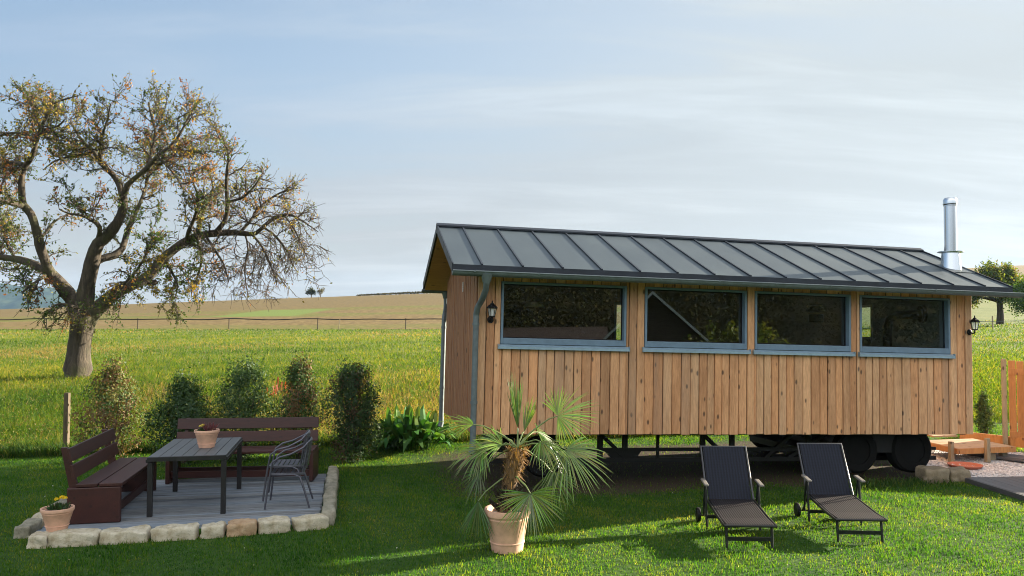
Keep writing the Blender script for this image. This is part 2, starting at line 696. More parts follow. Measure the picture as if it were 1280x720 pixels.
def cut_rect(r, holes):
    out = [r]
    for hx0, hx1, hz0, hz1 in holes:
        nxt = []
        for x0, x1, z0, z1 in out:
            if hx1 <= x0 or hx0 >= x1 or hz1 <= z0 or hz0 >= z1:
                nxt.append((x0, x1, z0, z1))
                continue
            a, b = max(x0, hx0), min(x1, hx1)
            if hx0 > x0 + .004:
                nxt.append((x0, hx0, z0, z1))
            if hx1 < x1 - .004:
                nxt.append((hx1, x1, z0, z1))
            if hz0 > z0:
                nxt.append((a, b, z0, hz0))
            if hz1 < z1:
                nxt.append((a, b, hz1, z1))
        out = nxt
    return out


def chamfer_board(mb, x0, x1, z0, z1, y0, th, c=.006):
    """upright board whose outer face looks to -Y"""
    p = [(x0, y0 + th), (x0, y0 + c), (x0 + c, y0), (x1 - c, y0), (x1, y0 + c), (x1, y0 + th)]
    mb.prism([(x, y, 0) for x, y in p], (0, 0, z0), (0, 0, z1))


mb = MB()
x = 0.0
k = 0
ov_holes = [(a - .005, b + .005, WZ0 - .005, WZ1 + .005) for a, b in WIN]
while x < L - .02:
    w = min(.139 + random.uniform(-.022, .018), L - x)
    if L - (x + w) < .05:
        w = L - x
    dz = random.uniform(-.008, .004)
    low = k % 2 == 0
    yy = (-.012 if low else -.020) + random.uniform(-.002, .002)
    e0 = .0046
    for x0, x1, z0, z1 in cut_rect((max(x + e0, 0), min(x + w - e0, L), dz, 2.385), ov_holes):
        hi_ = z0 > 2.1
        y_b = (.004 if low else -.006) if hi_ else yy
        chamfer_board(mb, x0, x1, z0, z1, y_b, (.020 if not hi_ else .012), .007)
    x += w
    k += 1
front = mb.build("front_wall", M["larch"], wagon)
mb = MB()
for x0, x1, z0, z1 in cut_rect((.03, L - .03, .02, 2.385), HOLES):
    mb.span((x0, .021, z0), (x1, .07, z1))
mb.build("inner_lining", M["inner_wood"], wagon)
# gable on the left with narrow slats
mb = MB()
y = 0.03
while y < W - .02:
    w = random.choice((.042, .05, .058, .08))
    y1 = min(y + w, W - .005)
    top = min(under(y), under(y1)) - .004
    d = -.018 + random.uniform(-.006, .004)
    c_ = .005
    mb.prism([(d, y + c_ + .006, 0), (d + c_, y + .006, 0), (.018, y + .006, 0), (.018, y1 - .006, 0), (d + c_, y1 - .006, 0), (d, y1 - c_ - .006, 0)],
             (0, 0, random.uniform(-.006, .004)), (0, 0, top))
    y = y1
mb.build("gable_wall", M["larch_dark"], wagon)


def gable_panel(x0, x1, holes=()):
    m_ = MB()
    ys = sorted(set([.03, W / 2, W - .03] + [h for hh in holes for h in hh[:2]]))
    for a, b in zip(ys[:-1], ys[1:]):
        segs = [(.02, None)]
        for h in holes:
            if h[0] <= a and h[1] >= b:
                segs = [(.02, h[2]), (h[3], None)]
        for z0, z1 in segs:
            za = z1 if z1 is not None else under(a) - .003
            zb = z1 if z1 is not None else under(b) - .003
            m_.prism([(0, a, z0), (0, b, z0), (0, b, zb), (0, a, za)], (x0, 0, 0), (x1, 0, 0))
    return m_


gable_panel(.022, .06).build("gable_lining", M["inner_wood"], wagon)
SH = (2.43, 3.05, 1.52, 2.19)
gable_panel(L - .06, L - .022, [SH]).build("gable_lining", plain("grey_green_lining", (.26, .29, .27), .7, 0, .1, 3), wagon)
gable_panel(L - .02, L + .004, [SH]).build("gable_wall", M["larch"], wagon)
mb = MB()
for y0, y1, z0, z1 in ((SH[0], SH[0] + .05, SH[2], SH[3]), (SH[1] - .05, SH[1], SH[2], SH[3]),
                       (SH[0] + .05, SH[1] - .05, SH[2], SH[2] + .05), (SH[0] + .05, SH[1] - .05, SH[3] - .05, SH[3])):
    mb.span((L - .07, y0, z0), (L + .01, y1, z1))
sw = mb.build("window", M["white_lamp"], wagon)
MB().span((L - .034, SH[0] + .05, SH[2] + .05), (L - .028, SH[1] - .05, SH[3] - .05)).build("pane", M["glass"], sw)
# back wall with a narrow glazed slot
BH = (3.20, 3.80, 1.0, 2.12)
mb = MB()
for x0, x1, z0, z1 in cut_rect((.03, L - .03, .02, 2.385), [BH]):
    mb.span((x0, W - .06, z0), (x1, W, z1))
mb.build("back_wall", M["inner_wood"], wagon)
mb = MB()
for x0, x1, z0, z1 in ((BH[0], BH[0] + .05, BH[2], BH[3]), (BH[1] - .05, BH[1], BH[2], BH[3]),
                       (BH[0] + .05, BH[1] - .05, BH[2], BH[2] + .05), (BH[0] + .05, BH[1] - .05, BH[3] - .05, BH[3])):
    mb.span((x0, W - .07, z0), (x1, W + .01, z1))
bw = mb.build("window", M["frame"], wagon)
MB().span((BH[0] + .05, W - .034, BH[2] + .05), (BH[1] - .05, W - .028, BH[3] - .05)).build("pane", M["glass"], bw)
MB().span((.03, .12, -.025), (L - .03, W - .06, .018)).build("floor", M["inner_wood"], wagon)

# windows
for a, b in WIN:
    fw, z0, z1 = .036, WZ0 + .058, WZ1
    mb = MB()
    y0, y1 = -.024, .11
    mb.span((a, y0, z0), (a + fw, y1, z1))
    mb.span((b - fw, y0, z0), (b, y1, z1))
    mb.span((a + fw, y0, z1 - .03), (b - fw, y1, z1))
    mb.span((a + fw, y0, z0), (b - fw, y1, z0 + .088))
    f = mb.build("window", M["frame"], wagon, bevel=.006)
    mb = MB()
    mb.span((a + fw, .078, z0 + .088), (b - fw, .084, z1 - .03))
    mb.build("pane", M["glass"], f)
    mb = MB()
    q_ = z0 + .088
    for q0, q1 in (((a + fw, .066, q_), (a + fw + .016, .078, z1 - .03)), ((b - fw - .016, .066, q_), (b - fw, .078, z1 - .03)),
                   ((a + fw + .016, .066, z1 - .046), (b - fw - .016, .078, z1 - .03)), ((a + fw + .016, .066, q_), (b - fw - .016, .078, q_ + .014))):
        mb.span(q0, q1)
    mb.build("gasket", M["black"], f)
    mb = MB()
    poly = [(0, -.075, WZ0 + .022), (0, -.075, WZ0 - .012), (0, -.06, WZ0 - .012), (0, -.06, WZ0 + .012), (0, -.025, WZ0 + .026), (0, -.025, WZ0 + .052)]
    mb.prism(poly, (a - .035, 0, 0), (b + .035, 0, 0))
    mb.span((a - .041, -.078, WZ0 - .014), (a - .036, -.024, WZ0 + .06))
    mb.span((b + .036, -.078, WZ0 - .014), (b + .041, -.024, WZ0 + .06))
    mb.build("sill", M["sill"], f)

# roof: wooden deck under, metal sheet with standing seams above
YM = W / 2
nrm = Vector((0, -RS, 1)).normalized()


def slab(x0, x1, t0, t1, side, y_in=YM, y_out=-EAVE):
    """roof layer between vertical offsets t0 and t1 below the sheet line"""
    pts = [(y_out, roof_z(y_out) - t0), (y_in, roof_z(y_in) - t0), (y_in, roof_z(y_in) - t1), (y_out, roof_z(y_out) - t1)]
    if side:
        pts = [(W - q, z) for q, z in pts]
    m_ = MB()
    m_.prism([(0, q, z) for q, z in pts], (x0, 0, 0), (x1, 0, 0))
    return m_


for side in (0, 1):
    slab(-OA + .02, L + OB - .02, .035, .13, side, YM, -EAVE + .03).build("roof_boarding", M["soffit"], wagon)
    sheet = slab(-OA, L + OB, 0, .03, side)
    rf = sheet.build("roof_sheet", M["roof"], wagon)
    mb = MB()
    for i in range(15):
        xs = -.01 + i * .5785
        a = Vector((xs, -EAVE - .004, roof_z(-EAVE) + .008))
        b = Vector((xs, YM, roof_z(YM) + .008))
        if side:
            a.y, b.y = W - a.y, W - b.y
        mb.beam(a, b, .026, .022, nrm if not side else Vector((0, RS, 1)))
    mb.build("standing_seam", M["roof_trim"], rf)
    mb = MB()
    y_ = -EAVE - .012 if not side else W + EAVE + .012
    mb.span((-OA - .012, y_ - .01, EZ - .10), (L + OB + .012, y_ + .01, EZ - .002))
    for xe in (-OA - .008, L + OB + .008):
        a = Vector((xe, -EAVE, roof_z(-EAVE) - .045))
        b = Vector((xe, YM, roof_z(YM) - .045))
        if side:
            a.y, b.y = W - a.y, W - b.y
        mb.beam(a, b, .016, .13, (0, 0, 1))
    mb.build("edge_trim", M["roof_trim"], wagon)
mb = MB()
mb.prism([(0, YM - .09, RZ_ - .02), (0, YM - .09, RZ_ + .005), (0, YM, RZ_ + .05), (0, YM + .09, RZ_ + .005), (0, YM + .09, RZ_ - .02)],
         (-OA - .02, 0, 0), (L + OB + .02, 0, 0))
mb.build("ridge_cap", M["roof_trim"], wagon)


# gutters and downpipes
def gutter(yc, zc, x0, x1, r=.062):
    m_ = MB()
    n = 12
    prof = [(r * math.cos(math.pi + math.pi * i / n), r * math.sin(math.pi + math.pi * i / n)) for i in range(n + 1)]
    prof += [(q * .93, z * .93 + .002) for q, z in reversed(prof)]
    m_.prism([(0, yc + q, zc + z) for q, z in prof], (x0, 0, 0), (x1, 0, 0))
    rr = .011
    m_.tube([(x0, yc + (-r if yc < 1 else r), zc + .004), (x1, yc + (-r if yc < 1 else r), zc + .004)], rr, 8)
    for xe in (x0, x1):
        hp = [(q, z) for q, z in prof[:n + 1]]
        m_.prism([(0, yc + q, zc + z) for q, z in hp], (xe - .004, 0, 0), (xe + .004, 0, 0))
    i = x0 + .3
    while i < x1:
        m_.span((i - .012, yc - r - .016, zc - .01), (i + .012, yc + r, zc + .012))
        i += .9
    return m_


gy_, gz_ = -EAVE - .09, EZ - .105
gutter(gy_, gz_, -OA - .02, L + OB + .10).build("gutter", M["zinc"], wagon, smooth_angle=40)
gutter(W + EAVE + .09, gz_, -OA - .02, L + OB + .10).build("gutter", M["zinc"], wagon, smooth_angle=40)
for yo, yw, xx in ((gy_, -.075, .02), (W + EAVE + .09, W + .07, .0)):
    mb = MB()
    mb.tube([(xx + .02, yo, gz_ - .03), (xx + .02, yo, gz_ - .12), (xx + .02, yo, gz_ - .16)], [.085, .06, .045], 14)
    mid = (yo + yw) / 2
    mb.tube([(xx + .02, yo, gz_ - .15), (xx + .02, yo + (mid - yo) * .2, gz_ - .24), (xx, mid, gz_ - .36), (xx - .04, yw + (mid - yw) * .15, gz_ - .48), (xx - .05, yw, gz_ - .58)], .043, 14)
    mb.tube([(xx - .05, yw, gz_ - .56), (xx - .05, yw, -.13)], .043, 14)
    for zz in (1.55, .45):
        mb.tube([(xx - .05, yw, zz - .02), (xx - .05, yw, zz + .02)], .051, 14)
    mb.tube([(xx - .05, yw, -.10), (xx - .05, yw - .01, -.2), (xx - .07, yw - .03, -.27)], .048, 14)
    mb.build("downpipe", M["zinc"], wagon, smooth_angle=40)

# chimney on the roof near the right end
cx, cy = 8.34, .66
cz = roof_z(cy)
mb = MB().lathe([(.100, 0), (.100, .84), (.104, .845), (.104, .88), (.111, .88), (.111, .93), (.107, .96), (.09, .985), (.04, 1.0)], 28, (0, 0, .22))
chim = mb.build("chimney_pipe", M["steel"], wagon, smooth_angle=35, loc=(cx, cy, cz))
MB().lathe([(.175, -.10), (.165, .0), (.14, .26), (.205, .262), (.205, .272), (.105, .275), (.1045, .20)], 28).build("flashing_cone", M["steel"], chim, smooth_angle=35)
mb = MB()
mb.lathe([(.1045, 1.080), (.1055, 1.082), (.1055, 1.096), (.1045, 1.098)], 28)
mb.build("pipe_band", M["black"], chim)
mb = MB()
a, b = Vector((cx, cy - .30, roof_z(cy - .30) + .006)), Vector((cx, cy + .28, roof_z(cy + .28) + .006))
mb.beam(a, b, .50, .008, nrm)
mb.build("flashing_plate", M["roof"], wagon)


# wall lanterns
def lantern(px_, z):
    m_ = MB()
    y = -.024
    m_.lathe([(.0, 0), (.05, 0), (.06, .012), (.045, .03), (.02, .04)], 20)
    rot = Matrix.Rotation(R(90), 3, "X")
    m_.v = [tuple(rot @ Vector(p) + Vector((px_, y, z - .13))) for p in m_.v]
    m_.tube([(px_, y - .03, z - .13), (px_, y - .10, z - .16), (px_, y - .15, z - .13), (px_, y - .15, z - .085)], .013, 10)
    m_.tube([(px_, y - .15, z - .19), (px_, y - .15, z - .12)], [.004, .016], 10)
    c = (px_, y - .15, z)
    m_.lathe([(.03, -.095), (.055, -.09), (.058, -.075), (.05, -.07)], 6, c)
    for q in range(6):
        a = 2 * math.pi * q / 6
        m_.tube([(c[0] + .05 * math.cos(a), c[1] + .05 * math.sin(a), c[2] - .075), (c[0] + .078 * math.cos(a), c[1] + .078 * math.sin(a), c[2] + .065)], .0055, 5)
    m_.lathe([(.096, .062), (.10, .072), (.07, .11), (.035, .135), (.03, .15), (.012, .158), (.014, .175), (.003, .20)], 6, c)
    def shrink(q):
        q.v = [tuple(Vector((px_, -.024, z - .08)) + (Vector(p_) - Vector((px_, -.024, z - .08))) * .82) for p_ in q.v]
        return q
    o = shrink(m_).build("wall_lantern", M["black"], wagon)
    g_ = MB().lathe([(.046, -.07), (.072, .06)], 6, c)
    shrink(g_).build("lantern_glass", M["lantern_glass"], o)
    shrink(MB().lathe([(.012, -.07), (.014, 0), (.022, .03), (.012, .05)], 10, c)).build("bulb", M["white_lamp"], o, smooth_angle=40)


def lglass():
    m, nt, b = _nodes("clear_lantern_glass")
    b.inputs["Base Color"].default_value = (.85, .88, .9, 1)
    b.inputs["Roughness"].default_value = .12
    b.inputs["Alpha"].default_value = .35
    f = noise(nt, obj_coord(nt), 40, 3)
    bump(nt, b, f, .3, .003)
    return m


M["lantern_glass"] = lglass()
lantern(.185, 1.74)
lantern(8.085, 1.76)

# small white slotted vent on the gable
mb = MB()
for i in range(5):
    mb.span((-.034, 1.29, 2.09 + i * .032), (-.026, 1.345, 2.09 + i * .032 + .02))
mb.span((-.03, 1.30, 2.08), (-.0275, 1.335, 2.245))
mb.build("vent", M["white_lamp"], wagon)

# chassis trusses, braces and wheels
for yy in (.62,):
    mb = MB()
    mb.span((.1, yy - .03, -.335), (L - .2, yy + .03, -.285))
    mb.span((.1, yy - .03, -.50), (L - .2, yy + .03, -.435))
    for xx in (.35, 1.3, 2.06, 2.46, 3.75, 4.25, 5.6, 6.6, 7.6):
        mb.span((xx - .04, yy - .025, -.5), (xx + .04, yy + .025, -.026))
    for xx in (3.0,):
        mb.span((xx - .02, yy - .02, -.5), (xx + .02, yy + .02, -.06))
    for a, b in ((2.06, 2.5), (3.75, 4.2), (5.3, 4.8), (5.9, 5.2), (1.3, .8)):
        mb.beam((a, yy, -.07), (b, yy, -.46), .05, .075, (0, 1, 0))
    mb.prism([(2.1, 0, -.3), (2.75, 0, -.3), (2.6, 0, -.5), (2.3, 0, -.5)], (0, yy - .015, 0), (0, yy + .015, 0))
    mb.build("chassis_beam", M["black"], wagon)
MB().span((.1, W - .66, -.115), (L - .2, W - .60, -.03)).build("chassis_beam", M["black"], wagon)
for xx in (.6, 6.2, 7.4):
    MB().span((xx - .04, .66, -.33), (xx + .04, W - .66, -.25)).build("cross_beam", M["black"], wagon)
MB().span((5.7, .7, -.45), (7.5, W - .7, -.34)).build("bogie_frame", M["black"], wagon)
for xx, rad in ((1.08, .30), (6.25, .36), (7.24, .37)):
    MB().tube([(xx, .45, -.40), (xx, W - .45, -.40)], .05, 10).build("axle", M["black"], wagon)
    for yy in (.36, W - .36):
        zc = -.655 + rad if rad > .33 else -.66 + rad
        prof = [(rad * .62, -.10), (rad * .9, -.115), (rad, -.08), (rad, .08), (rad * .9, .115), (rad * .62, .10)]
        m_ = MB().lathe(prof, 36, close=True)
        rot = Matrix.Rotation(R(90), 3, "X")
        m_.v = [tuple(rot @ Vector(p)) for p in m_.v]
        ty = m_.build("wheel", M["rubber"], wagon, smooth_angle=35, loc=(xx, yy, zc))
        m_ = MB().lathe([(.0, -.08), (rad * .25, -.10), (rad * .3, -.08), (rad * .63, -.085), (rad * .63, .085), (0, .085)], 30)
        m_.v = [tuple(rot @ Vector(p)) for p in m_.v]
        m_.build("rim", M["rubber"], ty, smooth_angle=35)
mb = MB()
mb.prism([(6.75 + .52 * math.cos(a), 0, -.33 + .36 * math.sin(a)) for a in [math.pi * i / 10 for i in range(11)]], (0, .28, 0), (0, .55, 0))
mb.build("mudguard", M["black"], wagon)
MB().beam((7.62, .5, -.05), (7.62, .5, -.66), .03, .03).build("support_foot", M["black"], wagon)

# things inside the wagon, seen through the panes
p = thing("pendant_lamp", "white dome pendant lamp hanging behind the leftmost window pane", "lamp")
p.matrix_world = WM
sp = (1.245, 1.8, 1.93)
MB().lathe([(.18, -.03), (.17, .0), (.10, .055), (.03, .07), (.012, .10)], 24, sp).build("lamp_shade", M["white_lamp"], p, smooth_angle=40)
MB().tube([(sp[0], sp[1], sp[2] + .08), (sp[0], sp[1], under(1.7) - .0)], .006, 6).build("cord", M["black"], p)
s_ = thing("stove_pipe", "black elbowed stove pipe seen through the rightmost window", "stove pipe")
s_.matrix_world = WM
mb = MB()
mb.tube([(7.42, 1.1, .35), (7.42, 1.1, 1.75), (7.46, 1.08, 1.87), (7.56, 1.04, 1.93), (7.95, .9, 1.955)], .075, 18)
mb.build("pipe", M["black"], s_, smooth_angle=40)
MB().tube([(7.93, .905, 1.953), (7.98, .89, 1.958)], .15, 24).build("wall_rosette", M["black"], s_, smooth_angle=40)
MB().span((7.17, .85, .02), (7.67, 1.35, .6)).build("firebox", M["black"], s_, bevel=.02)
p2 = thing("pendant_lamp", "dark stacked pendant lamp hanging behind the third window pane", "lamp")
p2.matrix_world = WM
sp = (5.98, 1.0, 2.0)
mb = MB().lathe([(.10, -.07), (.16, -.05), (.16, .03), (.11, .07), (.05, .08)], 20, sp)
mb.lathe([(.10, -.24), (.12, -.22), (.12, -.11), (.10, -.10)], 20, sp)
mb.build("lamp_shade", M["black"], p2, smooth_angle=40)
MB().tube([(sp[0], sp[1], sp[2] + .08), (sp[0], sp[1], under(1.0))], .006, 6).build("cord", M["black"], p2)


# ------------------------------------------------------------------ patio deck with edging stones
PT = Vector((-2.36, 10.0, 0))                  # front right deck corner
ax = Vector((math.cos(.2), math.sin(.2), 0))   # along the front
ay = Vector((-math.sin(.2), math.cos(.2), 0))  # away
DECK_Z = .05


def patio(u, v, z=0.0):
    q = PT + ax * u + ay * v
    q.z = z
    return q


dk = thing("wooden_deck", "silvered plank deck under the benches, framed by rough stones", "deck", PT, .2)
mb = MB()
v = 0.0
while v < 2.95:
    w = .092
    u = -3.2 + random.uniform(-.02, .02)
    mb.span((u, v + .006, -.10), (random.uniform(-.012, .01), v + w - .006, DECK_Z + random.uniform(-.006, .003)))
    v += w
mb.build("planks", M["deck"], dk)
mb = MB()
for u in (-3.0, -2.0, -1.0, -.15):
    mb.span((u - .04, .01, -.16), (u + .04, 2.93, -.101))
mb.build("joists", M["black_wood"], dk)


def stone(name, mat, a, b, depth, hgt, base_z, label, group, seed, yaw=None):
    """rough cut block lying from a to b (its front bottom edge), depth to the back"""
    r_ = random.Random(seed)
    bm = bmesh.new()
    bmesh.ops.create_cube(bm, size=1)
    bmesh.ops.subdivide_edges(bm, edges=bm.edges, cuts=9, use_grid_fill=True)
    d = Vector(b) - Vector(a)
    ln = d.length
    an = math.atan2(d.y, d.x)
    off = Vector((r_.random() * 90, r_.random() * 90, r_.random() * 90))
    for vv in bm.verts:
        q = vv.co.copy()
        # rounded block
        m4 = Vector(((abs(q.x) * 2) ** 9, (abs(q.y) * 2) ** 9, (abs(q.z) * 2) ** 9))
        s = (m4.x + m4.y + m4.z) ** (-1 / 9.0) if m4.length > 0 else 1
        s = .1 + .9 * s
        q *= s
        q = Vector((q.x * ln, q.y * depth, q.z * hgt))
        n = mn.noise_vector(q * 5 + off) * .024 + mn.noise_vector(q * 14 + off) * .013 + mn.noise_vector(q * 34 + off) * .006
        vv.co = q + n
    me = bpy.data.meshes.new(name)
    bm.to_mesh(me)
    bm.free()
    me.materials.append(mat)
    me.polygons.foreach_set("use_smooth", [True] * len(me.polygons))
    o = bpy.data.objects.new(name, me)
    COL.objects.link(o)
    mid = (Vector(a) + Vector(b)) / 2
    back = Vector((-math.sin(an), math.cos(an), 0))
    o.location = Vector((mid.x, mid.y, base_z + hgt / 2)) + back * depth / 2
    o.rotation_euler = (r_.uniform(-.03, .03), r_.uniform(-.02, .02), an)
    return tag(o, label, "boulder" if name == "boulder" else "edging stone", group)


GS = "edging stones along the patio"
fs = [(30, 57, 686, 686, "sandstone", "short rounded corner stone under the potted yellow flowers"),
      (57, 121, 685, 682.5, "sandstone", "longest pale stone in the patio's front row, right of the flower pot"),
      (121, 185, 681.5, 678, "sandstone", "pale long patio stone in front of the left bench's end"),
      (187, 247, 677.5, 674.5, "sandstone", "sandstone block of the front row below the table's left front leg"),
      (249, 282, 674, 672, "sandstone", "short whitish stone left of the orange stone in the front row"),
      (283, 322, 672, 669, "orange_stone", "orange tinted sandstone block in the patio's front row"),
      (323.5, 365, 668.5, 665, "sandstone", "rounded pale stone right of the orange stone"),
      (367, 413, 665, 661, "sandstone", "last pale stone at the right end of the front row")]
for i, (x0, x1, y0, y1, mt, lb) in enumerate(fs):
    a, b = ground_at(x0 + 1, y0), ground_at(x1 - 1, y1)
    zb = min(a.z, b.z) - .05
    stone("edging_stone", M[mt], a, b, .24, .188 + random.uniform(-.01, .012), zb, lb, GS, i + 1)
rs_ = [(-.12, .62, "grey_stone", "weathered stone nearest the camera on the deck's right edge"),
       (.64, 1.62, "grey_stone", "long mossy stone in the middle of the deck's right edge"),
       (1.64, 2.92, "grey_stone", "longest stone at the far end of the deck's right edge")]
for i, (v0, v1, mt, lb) in enumerate(rs_):
    a, b = patio(.04, v1), patio(.04, v0)
    # laid along the deck side, growing outward
    stone("edging_stone", M[mt], patio(.19, v0), patio(.19, v1), .16, .34, -.14, lb, GS, 20 + i)
ls_ = [(-.1, .34, "grey_stone", "small grey stone just behind the flower pot at the deck's left side"),
       (.36, .8, "sandstone", "pale stone beside the left bench's near end, second behind the flower pot"),
       (.82, 1.5, "grey_stone", "grey stone on the lawn side of the left bench's end")]
for i, (v0, v1, mt, lb) in enumerate(ls_):
    stone("edging_stone", M[mt], patio(-3.20, v0), patio(-3.20, v1), .17, .2, -.05, lb, GS, 30 + i)


# benches
def make_bench(name, label, length, loc, rotz):
    t = thing(name, label, "bench", loc, rotz, "mahogany coloured benches")
    hl = length / 2
    for s in (-1, 1):
        MB().span((s * hl - .03, -.28, 0), (s * hl + .03, .32, .43)).build("end_panel", M["mahogany"], t, bevel=.012)
        mb = MB()
        xx = s * (hl - .10)
        mb.prism([(xx - .025, .19, .28), (xx - .025, .30, .28), (xx - .025, .43, .90), (xx - .025, .36, .90)], (0, 0, 0), (.05, 0, 0))
        mb.build("back_post", M["mahogany"], t, bevel=.004)
    mb = MB()
    mb.span((-hl - .03, -.30, .435), (hl + .03, -.035, .475))
    mb.span((-hl - .03, -.02, .435), (hl + .03, .22, .475))
    mb.build("seat", M["mahogany"], t, bevel=.006)
    mb = MB()
    rot = Matrix.Rotation(-.19, 3, "X")
    mb.box((0, .262, .62), (length + .06, .035, .165), rot)
    mb.box((0, .302, .82), (length + .06, .035, .165), rot)
    mb.build("backrest", M["mahogany"], t, bevel=.006)
    for yy in (-.20, .15):
        MB().span((-hl + .031, yy, .07), (hl - .031, yy + .035, .17)).build("stretcher", M["mahogany"], t, bevel=.004)
    return t


bl = Vector((-5.03, 9.86, 0))
br = Vector((-5.25, 11.7, 0))
nd = Vector((-.2, .98, 0))
bc = Vector((-5.02, 9.85, 0)) + nd * .92
make_bench("garden_bench", "left dark red bench seen end on, at the deck's lawn side", 1.84, (bc.x, bc.y, DECK_Z), .2 + math.pi / 2)
bc = at(304, 560, 12.45)
make_bench("garden_bench", "wide dark red bench behind the table, in front of the conifer shrubs", 2.1, (bc.x, bc.y + .05, DECK_Z - .0), .1)

# table
FL, FR, BR = ground_at(190, 644), ground_at(278.6, 639), ground_at(299, 609)
tc_ = Vector((-4.23, 10.98, DECK_Z))
tb = thing("garden_table", "black garden table with charcoal slatted top carrying a flower pot", "table", tc_, .2)
TW, TL, TH = .93, 1.58, .74
mb = MB()
n = 7
for i in range(n):
    w = TW / n
    mb.span((-TW / 2 + i * w + .004, -TL / 2 + .02, TH - .025), (-TW / 2 + (i + 1) * w - .004, TL / 2 - .02, TH))
mb.build("tabletop", M["table"], tb, bevel=.002)
mb = MB()
for s in (-1, 1):
    mb.span((-TW / 2, s * TL / 2 - .02, TH - .055), (TW / 2, s * TL / 2 + .018, TH - .002))
    mb.span((s * TW / 2 - .02, -TL / 2, TH - .07), (s * TW / 2 + .018, TL / 2, TH - .028))
mb.build("table_frame", M["black_wood"], tb)
for sx in (-1, 1):
    for sy in (-1, 1):
        MB().span((sx * (TW / 2 - .03) - .03, sy * (TL / 2 - .03) - .03, 0), (sx * (TW / 2 - .03) + .03, sy * (TL / 2 - .03) + .03, TH - .071)).build("leg", M["black_wood"], tb, bevel=.003)


# stacked bistro chairs: seat, tube legs, curved arm hoops, slatted back
def make_chair(label, loc, rotz):
    t = thing("stacking_chair", label, "chair", loc, rotz, "slate grey stacking chairs")
    rr = .0125
    # local +X is the chair's back, seat .44 high
    for s in (-1, 1):
        y = s * .25
        MB().tube([(-.26, y * 1.08, 0), (-.225, y * 1.02, .30), (-.20, y, .46), (-.17, y * 1.05, .60), (-.08, y * 1.1, .665), (.06, y * 1.1, .70), (.22, y * 1.02, .78), (.27, y * .9, .84)], rr, 8).build("front_leg_and_arm", M["chair_metal"], t, smooth_angle=60)
        MB().tube([(.30, y * 1.05, 0), (.24, y, .20), (.17, y * .95, .40), (.10, y * .92, .43), (-.18, y * .92, .43)], rr, 8).build("rear_leg", M["chair_metal"], t, smooth_angle=60)
        MB().tube([(.20, y * .9, .42), (.235, y * .9, .60), (.27, y * .9, .84)], rr, 8).build("back_post", M["chair_metal"], t, smooth_angle=60)
    mb = MB()
    for i in range(7):
        x = -.2 + i * .062
        mb.span((x, -.225, .435), (x + .05, .225, .449))
    mb.span((-.21, -.24, .425), (.23, -.226, .45))
    mb.span((-.21, .226, .425), (.23, .24, .45))
    mb.build("seat", M["chair_metal"], t, bevel=.003)
    mb = MB()
    for i in range(7):
        z = .52 + i * .048
        mb.box((.222 + (z - .5) * .15 + .022 * 1, 0, z), (.012, .43, .034), Matrix.Rotation(.15, 3, "Y"))
    mb.tube([(.27, -.225, .84), (.29, -.1, .85), (.29, .1, .85), (.27, .225, .84)], rr, 8)
    mb.build("backrest", M["chair_metal"], t)
    return t


cp = at(363, 630, 9.1)
base = Vector((-2.56, 9.03, 0))
cc = at(360, 610, 9.35)
make_chair("lower of two stacked slate grey chairs at the deck's right side", (-2.98, 10.85, DECK_Z), .16)
make_chair("upper slate grey chair nested on top of the other stacked chair", (-3.03, 10.93, DECK_Z + .085), .16)


# ------------------------------------------------------------------ pots
def make_pot(name, label, loc, rt, rb, h, group):
    t = thing(name, label, "flower pot", loc, 0, group)
    k = h
    prof = [(rb * .9, 0), (rb, .01 * k), (rb + (rt * .92 - rb) * .22, .20 * k), (rb + (rt * .92 - rb) * .22 + .006, .21 * k), (rb + (rt * .92 - rb) * .25 + .006, .235 * k),
            (rb + (rt * .92 - rb) * .25, .245 * k), (rt * .90, .76 * k), (rt * .92, .775 * k), (rt * .92, .79 * k), (rt * .905, .80 * k),
            (rt * .93, .845 * k), (rt * .99, .86 * k), (rt, .89 * k), (rt, .97 * k), (rt * .985, k), (rt * .92, k), (rt * .89, .97 * k), (rt * .86, .88 * k)]
    MB().lathe(prof + [(rt * .80, .85 * k), (0.01, .85 * k)], 40).build("pot_body", M["terracotta"], t, smooth_angle=28)
    MB().lathe([(rt * .86, .85 * k + .004), (rt * .5, .88 * k), (.01, .89 * k)], 24).build("soil", M["soil"], t)
    return t


def sprig(mb, base, n, length, spread, col, w=.012, up=.7, r_=random):
    for _ in range(n):
        a = r_.uniform(0, 6.283)
        tilt = r_.uniform(0, spread)
        d = Vector((math.cos(a) * math.sin(tilt), math.sin(a) * math.sin(tilt), math.cos(tilt)))
        p0 = base + Vector((math.cos(a), math.sin(a), 0)) * r_.uniform(0, .03)
        ln = length * r_.uniform(.6, 1)
        sd = d.orthogonal().normalized()
        sd = Matrix.Rotation(r_.uniform(0, 6.28), 3, d) @ sd
        c = tuple(x * r_.uniform(.7, 1.25) for x in col)
        p1 = p0 + d * ln * .5
        p2 = p0 + d * ln - Vector((0, 0, ln * .12))
        mb.add([p0 - sd * w * .4, p0 + sd * w * .4, p1 + sd * w, p1 - sd * w, p2], [(0, 1, 2, 3), (3, 2, 4)], c)


def flower_head(mb, c, r, col, r_):
    for _ in range(26):
        d = Vector((r_.gauss(0, 1), r_.gauss(0, 1), abs(r_.gauss(0, .7)) + .2)).normalized()
        s = d.orthogonal().normalized()
        t = d.cross(s)
        p = c + d * r * r_.uniform(.6, 1)
        q = r * .45
        k = r_.uniform(.75, 1.1)
        mb.add([p - s * q, p - t * q * .6, p + s * q, p + t * q * .6], [(0, 1, 2, 3)], tuple(x * k for x in col))


